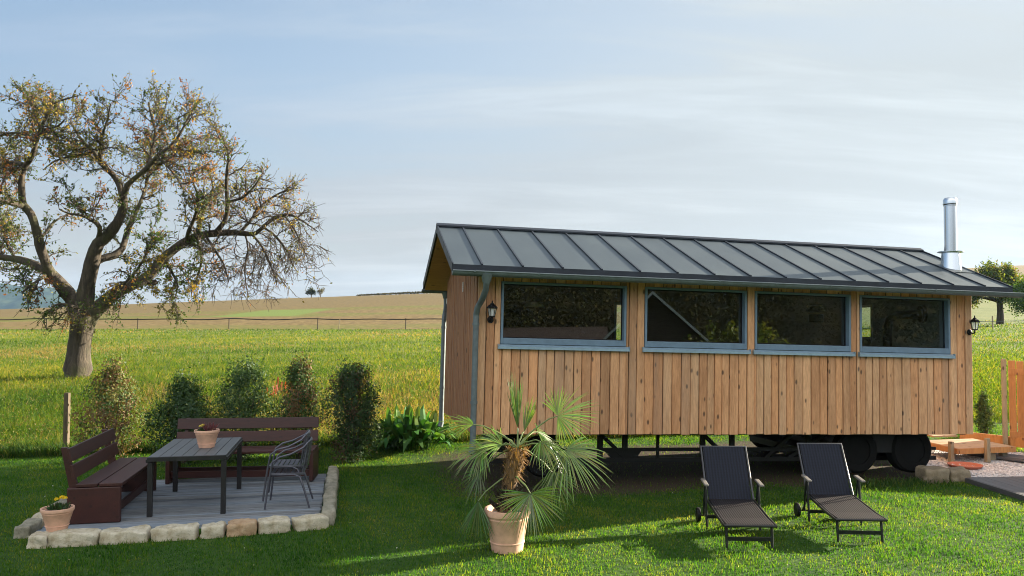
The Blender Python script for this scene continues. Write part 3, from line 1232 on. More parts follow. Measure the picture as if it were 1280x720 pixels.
GP = "small terracotta flower pots"
r_ = random.Random(3)
pp = at(60.5, 664.6, 8.97)
make_pot("flower_pot", "small terracotta pot standing on the corner stone of the patio", pp + Vector((0, .17, -.024)), .172, .105, .25, GP)
q0 = pp + Vector((0, .17, .197))
pl = thing("flowering_plant", "leafy plant with bright yellow flowers in the pot on the corner stone", "plant", q0)
mb = MB()
for _ in range(14):
    sprig(mb, Vector((r_.uniform(-.09, .09), r_.uniform(-.09, .09), 0)), 16, .10, 1.0, (.05, .085, .03), .010, r_=r_)
mb.build("foliage", M["thuja"], pl)
mb = MB()
for dx, dy, dz in ((.02, -.05, .12), (.06, -.02, .135), (.085, .0, .125), (.035, .02, .13)):
    flower_head(mb, Vector((dx, dy, dz)), .032, (.75, .55, .01), r_)
mb.build("flowers", M["leaf"], pl)

tp = at(253, 558.5, 10.75)
tp = Vector((tp.x, 10.9, DECK_Z + TH + .001))
pt_ = make_pot("flower_pot", "terracotta pot with raised rim standing on the table", tp, .162, .10, .235, GP)
pl = thing("flowering_plant", "heather with a yellow flower in the pot on the table", "plant", tp + Vector((0, 0, .205)))
mb = MB()
for _ in range(12):
    sprig(mb, Vector((r_.uniform(-.09, .0), r_.uniform(-.08, .08), 0)), 14, .08, 1.1, (.045, .07, .025), .009, r_=r_)
mb.build("foliage", M["thuja"], pl)
mb = MB()
for _ in range(10):
    sprig(mb, Vector((r_.uniform(.0, .09), r_.uniform(-.08, .08), 0)), 12, .17, .7, (.16, .06, .07), .005, r_=r_)
mb.build("heather_stems", M["thuja"], pl)
mb = MB()
for dx, dy, dz in ((-.07, -.04, .075), (-.045, -.02, .085), (-.06, .02, .07)):
    flower_head(mb, Vector((dx, dy, dz)), .027, (.7, .6, .12), r_)
mb.build("flowers", M["leaf"], pl)

# palm in its big pot
PY = 8.95
ppos = ground_at(635, 683)
ppos = Vector((at(634, 683, PY).x, PY, H(at(634, 683, PY).x, PY)))
make_pot("palm_pot", "large terracotta tub on the lawn holding the fan palm", ppos, .252, .172, .46, None)
pz = ppos + Vector((0, 0, .40))
palm = thing("fan_palm", "fan palm with shaggy brown stem growing in the large terracotta tub", "palm", pz)


def P(px, py, dy=0.0):
    return at(px, py, PY + dy) - pz


# stem
path = [P(630, 640), P(634, 615), P(639, 595), P(644, 575), P(647, 560)]
rad = [.085, .075, .085, .10, .06]
bm_ = MB().tube(path, rad, 14)
stem = bm_.build("trunk", plain("palm_fibre", (.17, .10, .045), .95, 0, .6, 30, (1, 1, .3), .8, .02), palm, smooth_angle=60)
mb = MB()
r_ = random.Random(12)
for i in range(700):
    t = r_.random() ** .8
    j = min(int(t * 4), 3)
    q = path[j].lerp(path[j + 1], t * 4 - j)
    a = r_.uniform(0, 6.283)
    rr = rad[j] * 1.0
    d = Vector((math.cos(a), math.sin(a), 0))
    s = q + d * rr * .9
    e = s + d * r_.uniform(.02, .09) + Vector((0, 0, r_.uniform(-.10, .10)))
    col = (.26, .155, .065) if t > .45 else (.055, .042, .03)
    k = r_.uniform(.6, 1.5)
    sd = Vector((-math.sin(a), math.cos(a), .3)) * r_.uniform(.003, .010)
    mb.add([s - sd, s + sd, e + sd * .3, e - sd * .3], [(0, 1, 2, 3)], tuple(x * k for x in col))
for i in range(26):      # old cut leaf bases
    a = r_.uniform(0, 6.283)
    t = r_.uniform(0, .55)
    q = path[0].lerp(path[2], t)
    d = Vector((math.cos(a), math.sin(a), 0))
    mb.tube([q + d * .06, q + d * .12 + Vector((0, 0, .05)), q + d * r_.uniform(.13, .19) + Vector((0, 0, .10))], [.018, .015, .010], 6, True, (.05, .04, .03))
mb.build("fibre", M["leaf"], stem)


def frond(hub, axis, normal, length, spread, nleaf, col, seed, droop=.25, start=None, fuse=.38, fold=0.0):
    """fan leaf: leaflets radiate from hub around axis, in the plane across normal"""
    r_ = random.Random(seed)
    axis = axis.normalized()
    normal = (normal - axis * normal.dot(axis)).normalized()
    side = axis.cross(normal).normalized()
    m_ = MB()
    if start is None:
        start = path[3] + (hub - path[3]) * .05
    mid = start.lerp(hub, .5) + Vector((0, 0, .10 * (hub - start).length))
    pts = [start, start.lerp(mid, .6) + Vector((0, 0, .02)), mid, mid.lerp(hub, .55) + Vector((0, 0, .02)), hub]
    pet = MB().tube(pts, [.012, .010, .009, .008, .006], 6)
    for i in range(nleaf):
        t = i / (nleaf - 1) * 2 - 1
        a = t * spread + r_.uniform(-.02, .02)
        d = (axis * math.cos(a) + side * math.sin(a)).normalized()
        d = (d + normal * (fold * abs(t) + r_.uniform(-.10, .10))).normalized()
        ln = length * (1 - .28 * abs(t) ** 2) * r_.uniform(.78, 1.05)
        w = max(length * spread / nleaf * .34, .007)
        sd = d.cross(normal).normalized()
        c = tuple(q * r_.uniform(.72, 1.3) for q in col)
        g_ = Vector((0, 0, -1))
        dr = droop * r_.uniform(.5, 1.5)
        p = [hub + d * .01]
        for s in (.25, .5, .75, 1.0):
            p.append(hub + d * ln * s + g_ * (dr * ln * s ** 2.6))
        ws = [.15, .75, 1.0, .7, .06]
        up = normal * (.35 * w)
        vs = []
        for q, k in zip(p, ws):
            vs += [q - sd * w * k + up * k, q, q + sd * w * k + up * k]
        fs_ = []
        for s in range(4):
            b0 = s * 3
            fs_ += [(b0, b0 + 1, b0 + 4, b0 + 3), (b0 + 1, b0 + 2, b0 + 5, b0 + 4)]
        m_.add(vs, fs_, c)
    o = m_.build("frond", M["palm_leaf"], palm)
    pet.build("petiole", M["petiole"], o, smooth_angle=60)


M["petiole"] = plain("palm_petiole", (.15, .20, .06), .5, 0, .2, 8)
G1, G2, G3 = (.16, .24, .035), (.11, .175, .032), (.075, .13, .03)
V = Vector
crown0 = path[4]
# (hub px, hub py, depth, tip px, tip py, tip depth, normal, length, spread, leaflets, colour, droop)
FR_ = [
    (647, 535, .05, 643, 470, .10, V((.55, -.8, 0)), .62, .24, 26, (.12, .19, .035), .0),
    (655, 540, .12, 668, 488, .2, V((-.3, -.9, .2)), .42, .28, 18, (.13, .18, .04), .02),
    (697, 520, .05, 735, 506, .05, V((-.15, -.75, .6)), .50, 1.9, 44, G1, .10),
    (708, 562, -.15, 735, 592, -.3, V((.1, -.65, .75)), .56, 1.75, 48, G2, .18),
    (663, 617, -.30, 668, 655, -.42, V((0, -.85, .45)), .47, 1.85, 46, G3, .10),
    (598, 626, -.10, 596, 672, -.12, V((-.35, -.9, .1)), .50, .62, 30, G3, .05),
    (592, 531, .10, 548, 520, .15, V((.1, -.35, .95)), .46, 1.15, 34, G1, .22),
    (604, 562, -.10, 560, 570, -.25, V((-.1, -.55, .85)), .44, 1.5, 38, G2, .30),
    (676, 552, -.22, 700, 572, -.45, V((.15, -.5, .9)), .40, 1.2, 34, G2, .32),
    (672, 540, .30, 700, 560, .45, V((.1, -.4, .9)), .48, 1.5, 36, G3, .25),
    (620, 545, .28, 585, 560, .5, V((-.2, -.4, .9)), .45, 1.5, 36, G3, .25),
    (690, 590, .05, 700, 640, .0, V((.3, -.85, .4)), .46, 1.2, 34, G3, .10),
    (600, 590, .22, 575, 625, .3, V((-.4, -.7, .5)), .36, 1.2, 28, G3, .15),
    (628, 556, -.05, 600, 540, -.1, V((-.2, -.55, .8)), .42, 1.2, 32, G1, .25),
]
for i, (hx, hy, hd, tx_, ty_, td, nv, ln, sp_, nl, cl, dr) in enumerate(FR_):
    hub = P(hx, hy, hd)
    frond(hub, P(tx_, ty_, td) - hub, nv, ln, sp_, nl, cl, 50 + i, dr, start=crown0 if hy < 600 and i not in (5,) else path[2])


# ------------------------------------------------------------------ loungers
def make_lounger(label, loc, rotz, group="rattan sun loungers"):
    """local +Y runs from the foot to the head, x across; ground at z=0"""
    t = thing("sun_lounger", label, "sun lounger", loc, rotz, group)
    w = .285
    Fm = M["lounger_frame"]
    # seat: foot at y=0 to the hinge at y=1.02
    mb = MB()
    prof = [(0, .255), (.03, .262), (.3, .262), (.62, .285), (1.02, .315)]
    for (y0, z0), (y1, z1) in zip(prof[:-1], prof[1:]):
        mb.prism([(0, y0, z0), (0, y1, z1), (0, y1, z1 + .018), (0, y0, z0 + .018)], (-w + .02, 0, 0), (w - .02, 0, 0))
    mb.build("seat", M["rattan_seat"], t)
    mb = MB()
    for s in (-1, 1):
        mb.tube([(s * w, 0, .262), (s * w, .3, .27), (s * w, .62, .292), (s * w, 1.02, .322)], .015, 8)
    mb.tube([(-w, 0, .262), (w, 0, .262)], .015, 8)
    mb.build("seat_frame", Fm, t, smooth_angle=60)
    # backrest leaning back
    b0, b1 = Vector((0, 1.04, .325)), Vector((0, 1.44, .915))
    d = (b1 - b0).normalized()
    nb_ = Vector((0, -d.z, d.y))
    me_ = MB()
    rot = Matrix((Vector((1, 0, 0)), d, Vector((1, 0, 0)).cross(d))).transposed()
    ln = (b1 - b0).length
    o = MB().span((-w + .022, 0, -.008), (w - .022, ln, .008)).build("backrest", M["rattan_back"], t, bevel=.004)
    o.matrix_local = Matrix.Translation(b0) @ rot.to_4x4()
    mb = MB()
    mb.tube([(-w, 0, 0), (-w, ln, 0), (w, ln, 0), (w, 0, 0)], .014, 8)
    fr = mb.build("back_frame", M["back_rail"], o, smooth_angle=60)
    # arm rests on bent arm supports
    for s in (-1, 1):
        mb = MB()
        mb.box((s * (w + .045), .93, .555), (.055, .27, .026), Matrix.Rotation(R(5), 3, "X"))
        mb.build("armrest", M["armrest"], t, bevel=.010)
        mb = MB()
        xx = s * (w + .035)
        mb.tube([(xx, .86, .0), (xx, .90, .30), (xx, .93, .545)], .015, 8)
        mb.tube([(xx, 1.06, .12), (xx, 1.03, .32), (xx, .95, .545)], .013, 8)
        mb.build("rear_leg", Fm, t, smooth_angle=60)
    for s in (-1, 1):
        mb = MB()
        mb.tube([(s * (w - .035), .04, .0), (s * (w - .035), .07, .26)], .016, 8)
        mb.build("front_leg", Fm, t, smooth_angle=60)
    MB().span((-w + .04, .045, .085), (w - .04, .06, .13)).build("stretcher", Fm, t, bevel=.003)
    MB().span((-w - .02, .87, .13), (w + .02, .885, .17)).build("stretcher", Fm, t, bevel=.003)
    mb = MB()
    mb.tube([(-w - .05, 1.23, .085), (w + .05, 1.23, .085)], .010, 8)
    for s in (-1, 1):
        mb.tube([(s * w, 1.02, .31), (s * (w + .005), 1.23, .085)], .012, 8)
    mb.build("wheel_axle", Fm, t, smooth_angle=60)
    for s in (-1, 1):
        m_ = MB().lathe([(.012, -.02), (.045, -.016), (.07, -.018), (.085, -.022), (.09, -.012), (.09, .012), (.085, .022), (.07, .018), (.045, .016), (.012, .02)], 24)
        rt = Matrix.Rotation(R(90), 3, "Y")
        m_.v = [tuple(rt @ Vector(p)) for p in m_.v]
        m_.build("wheel", M["black"], t, smooth_angle=35, loc=(s * (w + .075), 1.23, .09))
    return t


M["back_rail"] = plain("grey_back_rail", (.07, .07, .075), .4, .3, .2, 10)
M["armrest"] = plain("grey_brown_armrest", (.17, .155, .14), .45, .0, .2, 12)
f1 = ground_at(936, 687.5)
make_lounger("dark rattan sun lounger on the lawn, the one nearer the palm", (f1.x + .02, f1.y, f1.z), -.055)
f2 = ground_at(1076, 679)
make_lounger("dark rattan sun lounger on the lawn in front of the wagon's wheels", (f2.x + .01, f2.y, f2.z), -.05)


# ------------------------------------------------------------------ right side: gravel, terrace, steps, fence
def sheet(name, pts, mat, lift, th=None):
    m_ = MB()
    zz = [H(p[0], p[1]) + lift for p in pts]
    m_.add([(p[0], p[1], z) for p, z in zip(pts, zz)], [tuple(range(len(pts)))])
    return m_.build(name, mat)


def gravel_mat():
    m, nt, b = _nodes("white_gravel")
    v = obj_coord(nt)
    vo = nt.nodes.new("ShaderNodeTexVoronoi")
    vo.inputs["Scale"].default_value = 28
    nt.links.new(v, vo.inputs["Vector"])
    sx = nt.nodes.new("ShaderNodeSeparateColor")
    nt.links.new(vo.outputs["Color"], sx.inputs[0])
    c = ramp(nt, sx.outputs[0], [(0, (.28, .27, .28)), (.5, (.52, .50, .51)), (1, (.72, .70, .69))])
    dd = smooth(nt, vo.outputs["Distance"], .55, .2)
    nt.links.new(c, b.inputs["Base Color"])
    b.inputs["Roughness"].default_value = .85
    bump(nt, b, dd, .9, .02)
    return m


M["gravel"] = gravel_mat()
gp = [(6.9, 13.0), (7.4, 12.98), (9.2, 13.1), (11.5, 12.2), (11.5, 14.5), (9.3, 15.4), (8.6, 16.2), (7.9, 16.6), (7.3, 16.4), (7.05, 15.0)]
gm = MB()
# gently triangulated sheet following the ground
bm = bmesh.new()
vs_ = [bm.verts.new((x, y, 0)) for x, y in gp]
bm.faces.new(vs_)
bmesh.ops.triangulate(bm, faces=bm.faces)
bmesh.ops.subdivide_edges(bm, edges=bm.edges, cuts=3, use_grid_fill=True)
for v_ in bm.verts:
    v_.co.z = H(v_.co.x, v_.co.y) + .02
me = bpy.data.meshes.new("gravel_bed")
bm.to_mesh(me)
bm.free()
me.materials.append(M["gravel"])
gb = bpy.data.objects.new("gravel_bed", me)
COL.objects.link(gb)
structure(gb)
# loose pebbles over the bed
npb = 5200
poly = np.array(gp)


def in_poly(px_, py_, pl):
    c = np.zeros(len(px_), bool)
    j = len(pl) - 1
    for i in range(len(pl)):
        xi, yi = pl[i]
        xj, yj = pl[j]
        m_ = ((yi > py_) != (yj > py_)) & (px_ < (xj - xi) * (py_ - yi) / (yj - yi + 1e-12) + xi)
        c ^= m_
        j = i
    return c


gxp = rng.uniform(6.8, 11.5, npb)
gyp = rng.uniform(12.1, 16.7, npb)
k_ = in_poly(gxp, gyp, gp)
gxp, gyp = gxp[k_], gyp[k_]
gzp = height(gxp, gyp) + .024
octv = np.array([(1, 0, 0), (0, 1, 0), (-1, 0, 0), (0, -1, 0), (0, 0, .8), (0, 0, -.8)])
octf = np.array([(0, 1, 4), (1, 2, 4), (2, 3, 4), (3, 0, 4), (1, 0, 5), (2, 1, 5), (3, 2, 5), (0, 3, 5)])
n_ = len(gxp)
sz = rng.uniform(.008, .02, (n_, 1, 1)) * rng.uniform(.7, 1.3, (n_, 6, 1))
vv = octv[None] * sz + np.stack([gxp, gyp, gzp], -1)[:, None, :]
ff = (octf[None] + (np.arange(n_) * 6)[:, None, None]).reshape(-1, 3)
cc_ = np.repeat(rng.uniform(.3, .75, (n_, 1)) * np.array([[1, .97, .96]]), 6, 0)
pb = np_mesh("gravel", vv.reshape(-1, 3), [ff], leafy("pebbles", 0.0, .6), cc_)
tag(pb, None, None, None, "stuff")

# dark terrace at the lower right
tm = thing("terrace_deck", "dark composite plank terrace at the lower right, beside the white gravel", "deck", (7.2, 12.93, 0), .08)
mb = MB()
u = 0.0
while u < 5.0:
    mb.span((u + .003, -5.2, -.10), (u + .142, 0, .0 - random.uniform(0, .002)))
    u += .145
mb.build("planks", M["dark_plank"], tm)
MB().span((-.028, -5.2, -.22), (-.001, .0, -.004)).build("edge_board", M["dark_plank"], tm)

wk = thing("walkway_plank", "dark grey plank walk lying across the white gravel", "plank walk", (8.55, 15.15, H(8.55, 15.15)), 0)
a, b = Vector((0, 0, .045)), Vector((1.9, -2.05, .035))
mb = MB()
d = (b - a).normalized()
s = d.cross(Vector((0, 0, 1)))
for i in range(3):
    off = s * (.15 * (i - 1))
    mb.beam(a + off, b + off, .14, .05)
mb.build("boards", M["dark_plank"], wk)

# wooden step platform at the wagon's right gable
st = thing("step_platform", "low wooden step platform at the wagon's right end above the gravel", "step", (8.33, 14.98, H(8.33, 14.98)), YAW)
M["step_wood"] = wood("brown_step_boards", (.42, .29, .17), (.28, .18, .10), "X", True, .7, .2)  # one brown board colour with grain, knots and tone per board
mb = MB()
for i in range(6):
    mb.span((-.55, -.48 + i * .165, .225), (.62, -.48 + i * .165 + .155, .25))
mb.build("treads", M["step_wood"], st)
mb = MB()
mb.span((-.56, -.51, .15), (.63, -.484, .248))
mb.span((-.585, -.51, .15), (-.562, .5, .248))
mb.build("fascia", M["orange_wood"], st)
for xx, yy, hh in ((-.62, -.40, .36), (-.62, .42, .36), (.0, -.54, .42)):
    MB().span((xx - .035, yy - .035, 0), (xx + .035, yy + .035, hh)).build("post", M["grey_wood"], st)
for xx in (.25, .5):
    MB().span((xx - .05, -.4, 0), (xx + .05, -.3, .149)).build("leg", M["grey_wood"], st)
mb = MB()
mb.span((-.6, .05, .37), (-.1, .45, .40))
mb.build("upper_tread", M["step_wood"], st)

plk = thing("leaning_plank", "orange plank lying on edge behind the wooden steps", "plank", (8.95, 16.25, H(8.95, 16.25)), 0)
mb = MB()
mb.beam((0, 0, .14), (1.05, -1.1, .12), .035, .19)
mb.build("board", M["orange_wood"], plk)
plk["label"] = "long orange plank standing on edge behind the wooden steps"
# red tray
tr = ground_at(1206.5, 585.5)
t_ = MB().lathe([(.01, .012), (.22, .012), (.26, .05), (.275, .05), (.275, .04), (.235, 0), (.01, 0)], 36)
o = t_.build("plant_saucer", plain("red_clay", (.42, .13, .075), .7, 0, .15, 12), None, smooth_angle=30, loc=(tr.x, tr.y, tr.z + .022))
tag(o, "round red clay saucer lying on the white gravel", "saucer")
for i, (x0, x1, yb, hh, lb) in enumerate(((1157, 1189, 604.5, .27, "larger brown boulder between the wagon wheel and the terrace corner"), (1189.5, 1215, 603, .24, "smaller brown boulder touching the corner of the dark terrace"))):
    a, b = ground_at(x0, yb), ground_at(x1, yb)
    stone("boulder", M["brown_stone"], a, b, .34, hh, min(a.z, b.z) - .05, lb, "boulders by the gravel", 60 + i)

# orange fence panel with pale post, running out of the picture
fp = Vector((9.46, 15.6, 0))
fd = Vector((math.cos(-.30), math.sin(-.30), 0))
fn = thing("wooden_fence", "orange stained board fence panel with a pale post at the right edge", "fence", (fp.x, fp.y, H(fp.x, fp.y)), -.30)
mb = MB()
u = .07
while u < 5.4:
    mb.span((u + .010, -.012 - random.uniform(0, .008), .06), (u + .127, .010, 1.70 + (.012 if int(u * 10) % 3 == 0 else 0)))
    u += .137
mb.build("boards", M["orange_wood"], fn, bevel=.003)
mb = MB()
for z in (.30, 1.50):
    mb.span((.07, -.036, z - .055), (5.4, -.0125, z + .055))
mb.build("batten", M["orange_wood"], fn)
for u in (0, 2.7, 5.45):
    MB().span((u - .035, -.045, -.2), (u + .035, .045, 1.74)).build("post", M["grey_wood"], fn)
dp = at(1288, 567, 15.0)
o = MB().span((-.05, -.05, 0), (.05, .05, 2.9)).build("dark_post", M["black_wood"], None, loc=(dp.x, dp.y, H(dp.x, dp.y)))
o.scale = (1, 1, .57)
tag(o, "slim dark post cut by the right picture edge in front of the orange fence", "post")

# lone post in front of the meadow
wp = ground_at(82.5, 566)
o = MB().span((-.042, -.042, -.2), (.042, .042, 1.09)).build("wooden_post", M["dark_post"], None, bevel=.006, loc=wp)
tag(o, "lone weathered timber post at the meadow edge left of the benches", "post")


# ------------------------------------------------------------------ leaves scattered through a volume
def leaf_cloud(pts, nrm_, size, aspect, cols, r=rng):
    """rhombic leaves: pts (N,3), nrm_ (N,3) facing, size (N,), cols (N,3)"""
    n = len(pts)
    ref = r.normal(size=(n, 3))
    a = np.cross(nrm_, ref)
    a /= np.linalg.norm(a, axis=1, keepdims=True) + 1e-9
    b = np.cross(nrm_, a)
    b /= np.linalg.norm(b, axis=1, keepdims=True) + 1e-9
    s = size[:, None]
    v = np.stack([pts - a * s, pts - b * s * aspect, pts + a * s, pts + b * s * aspect], 1).reshape(-1, 3)
    f = np.arange(n * 4).reshape(n, 4)
    return v, f, np.repeat(cols, 4, 0)


def make_shrub(px, py, hpx, wpx, y, label, cols, seed, n=5200, shape="column", group="conifer shrubs behind the patio", gaps=.5):
    r = np.random.default_rng(seed)
    p = at(px, py, y)
    bx, by = p.x, y
    bz = H(bx, by)
    k = y / F_PX
    hgt, wid = hpx * k, wpx * k
    t = thing("conifer_shrub", label, "shrub", (bx, by, bz), 0, group)
    # branchlets: clumps on upright sprays inside an uneven outline
    nc = 190
    n = int(n * 1.7)
    pts, col, nr = [], [], []
    for i in range(nc):
        h = r.random() ** .8
        if shape == "column":
            rad_ = wid / 2 * (min(1, .45 + h * 1.8) * (1 - max(0, h - .55) / .45 * .55))
        elif shape == "cone":
            rad_ = wid / 2 * (1.05 - .85 * h) * min(1, .5 + 3 * h)
        else:
            rad_ = wid / 2 * math.sqrt(max(0.05, 1 - (2 * h - .85) ** 2))
        a = r.random() * 6.283
        rr = rad_ * math.sqrt(r.random()) * r.uniform(.8, 1.22)
        c = np.array([math.cos(a) * rr, math.sin(a) * rr, .06 * hgt + h * hgt * .94])
        if mn.noise(Vector(c * 3.2) + Vector((seed, 0, 0))) < -.30 * gaps - .05 and r.random() < .8:
            continue
        m_ = n // nc
        q = c + r.normal(size=(m_, 3)) * np.array([.045, .045, .085]) * (wid / .85)
        pts.append(q)
        cc = np.array(cols[r.integers(len(cols))])
        col.append(cc * r.uniform(.75, 1.25, (m_, 1)))
        out = np.array([math.cos(a), math.sin(a), .5])
        nr.append(out + r.normal(size=(m_, 3)) * .8)
    pts, col, nr = map(np.concatenate, (pts, col, nr))
    pts[:, 2] = np.maximum(pts[:, 2], .04)
    v, f, c = leaf_cloud(pts, nr, r.uniform(.015, .036, len(pts)), .45, col, r)
    np_mesh("foliage", v, [f], M["thuja"], c, t)
    mb = MB()
    for i in range(7):
        a = i * .9 + seed
        e = Vector((math.cos(a) * wid * .28, math.sin(a) * wid * .28, hgt * .75))
        mb.tube([(math.cos(a) * .02, math.sin(a) * .02, -.02), e * .35 + Vector((0, 0, .05)), e], [.02, .013, .004], 6)
    mb.build("stem", M["twig"], t)
    return t


D1, D2, D3 = (.024, .055, .018), (.042, .085, .024), (.085, .125, .03)
BR_ = (.12, .075, .03)
YL = (.13, .12, .03)
make_shrub(140, 566, 112, 82, 14.2, "sparse browning conifer shrub behind the left bench", [D2, D3, BR_, YL, BR_], 1, 5200, "egg", gaps=1.0)
make_shrub(231, 567, 98, 84, 14.0, "broad dark conifer shrub left of the wide bench's middle", [D1, D2, D2, D3], 2, 9000, "egg")
make_shrub(303, 566, 112, 80, 14.3, "two-lobed green conifer shrub behind the table's flower pot", [D2, D2, D3, D1], 3, 7500, "column", gaps=.8)
make_shrub(374, 567, 116, 84, 14.3, "slim conifer shrub behind the right end of the wide bench", [D1, D2, D3, BR_, D2], 4, 8000, "cone")
make_shrub(441, 569, 115, 72, 14.2, "dense dark conifer shrub standing right of the patio", [D1, D1, D2, (.03, .05, .02), (.07, .05, .025)], 5, 9000, "column", gaps=.3)
make_shrub(1232, 547, 50, 30, 17.0, "small green conifer shrub beside the pale fence post", [D2, D3, D2], 6, 3000, "cone", None, gaps=.2)


# broad leaved plant beside the wagon
def leaf_plant(px, py, y, n, ln, spread, cols, label, seed, name="leafy_plant", width=.055):
    r_ = random.Random(seed)
    p = at(px, py, y)
    t = thing(name, label, "plant", (p.x, y, H(p.x, y)))
    mb = MB()
    for i in range(n):
        a = r_.uniform(0, 6.283)
        rr = spread * math.sqrt(r_.random())
        b0 = Vector((math.cos(a) * rr, math.sin(a) * rr * .6, 0))
        tilt = r_.uniform(.05, .85)
        az = a + r_.uniform(-.8, .8)
        d = Vector((math.cos(az) * math.sin(tilt), math.sin(az) * math.sin(tilt), math.cos(tilt)))
        L_ = ln * r_.uniform(.55, 1.05)
        sd = d.cross(Vector((0, 0, 1))).normalized()
        sd = Matrix.Rotation(r_.uniform(-.9, .9), 3, d) @ sd
        nn = sd.cross(d)
        w = width * r_.uniform(.7, 1.2)
        c = tuple(x * r_.uniform(.7, 1.3) for x in r_.choice(cols))
        vs = []
        for s, k in ((0, .08), (.3, .10), (.5, .8), (.68, 1.0), (.85, .7), (1, .05)):
            q = b0 + d * L_ * s - Vector((0, 0, 1)) * L_ * .6 * s ** 3 * (.25 + math.sin(tilt))
            q += sd * 0 + nn * .02 * math.sin(s * 9)
            vs += [q - sd * w * k + nn * w * .3 * k, q, q + sd * w * k + nn * w * .3 * k]
        fs_ = []
        for s in range(5):
            b1_ = s * 3
            fs_ += [(b1_, b1_ + 1, b1_ + 4, b1_ + 3), (b1_ + 1, b1_ + 2, b1_ + 5, b1_ + 4)]
        mb.add(vs, fs_, c)
    mb.build("leaves", M["thuja"], t)
    return t


leaf_plant(514, 555, 15.4, 260, .98, .44, [(.05, .13, .025), (.07, .17, .03), (.035, .09, .022)], "bushy plant with large bright green leaves left of the wagon", 5, width=.072)
leaf_plant(490, 556, 15.3, 110, .45, .45, [(.03, .07, .02), (.04, .085, .025)], "low dark leafy plant at the foot of the bright green leafy one", 6, width=.035)
leaf_plant(344, 500, 21.0, 46, .75, .30, [(.30, .08, .03), (.22, .07, .03), (.28, .13, .05)], "reddish brown dock plant standing in the meadow behind the shrubs", 7, "dock_plant", .022)


# ------------------------------------------------------------------ trees
class Twigs:
    def __init__(self):
        self.v, self.q, self.n = [], [], 0

    def seg(self, pts, rad, k=4):
        pts = np.asarray(pts)
        m_ = len(pts)
        d = np.gradient(pts, axis=0)
        d /= np.linalg.norm(d, axis=1, keepdims=True) + 1e-9
        ref = np.array([.3, .9, .2])
        s = np.cross(d, ref)
        s /= np.linalg.norm(s, axis=1, keepdims=True) + 1e-9
        t = np.cross(s, d)
        an = np.arange(k) * 2 * np.pi / k
        ring = pts[:, None, :] + (s[:, None, :] * np.cos(an)[None, :, None] + t[:, None, :] * np.sin(an)[None, :, None]) * np.asarray(rad)[:, None, None]
        self.v.append(ring.reshape(-1, 3))
        i = np.arange(m_ - 1)[:, None] * k
        j = np.arange(k)[None, :]
        jn = (j + 1) % k
        f = np.stack([i + j, i + jn, i + k + jn, i + k + j], -1).reshape(-1, 4) + self.n
        self.q.append(f)
        self.n += m_ * k

    def build(self, name, mat, parent):
        o = np_mesh(name, np.concatenate(self.v), [np.concatenate(self.q)], mat, None, parent)
        o.data.polygons.foreach_set("use_smooth", [True] * len(o.data.polygons))
        return o


def catmull(P_, R_, step):
    P_ = np.asarray(P_, float)
    out, rad = [], []
    n = len(P_)
    for i in range(n - 1):
        p0, p1, p2, p3 = P_[max(i - 1, 0)], P_[i], P_[i + 1], P_[min(i + 2, n - 1)]
        m_ = max(2, int(np.linalg.norm(p2 - p1) / step))
        for t in np.arange(m_) / m_:
            q = .5 * ((2 * p1) + (-p0 + p2) * t + (2 * p0 - 5 * p1 + 4 * p2 - p3) * t * t + (-p0 + 3 * p1 - 3 * p2 + p3) * t ** 3)
            out.append(q)
            rad.append(R_[i] + (R_[i + 1] - R_[i]) * t)
    out.append(P_[-1])
    rad.append(R_[-1])
    return np.array(out), np.array(rad)


TY = 25.0
tbase = ground_at(97, 472)
r = np.random.default_rng(21)
KP = TY / F_PX     # metres per photo pixel at the tree
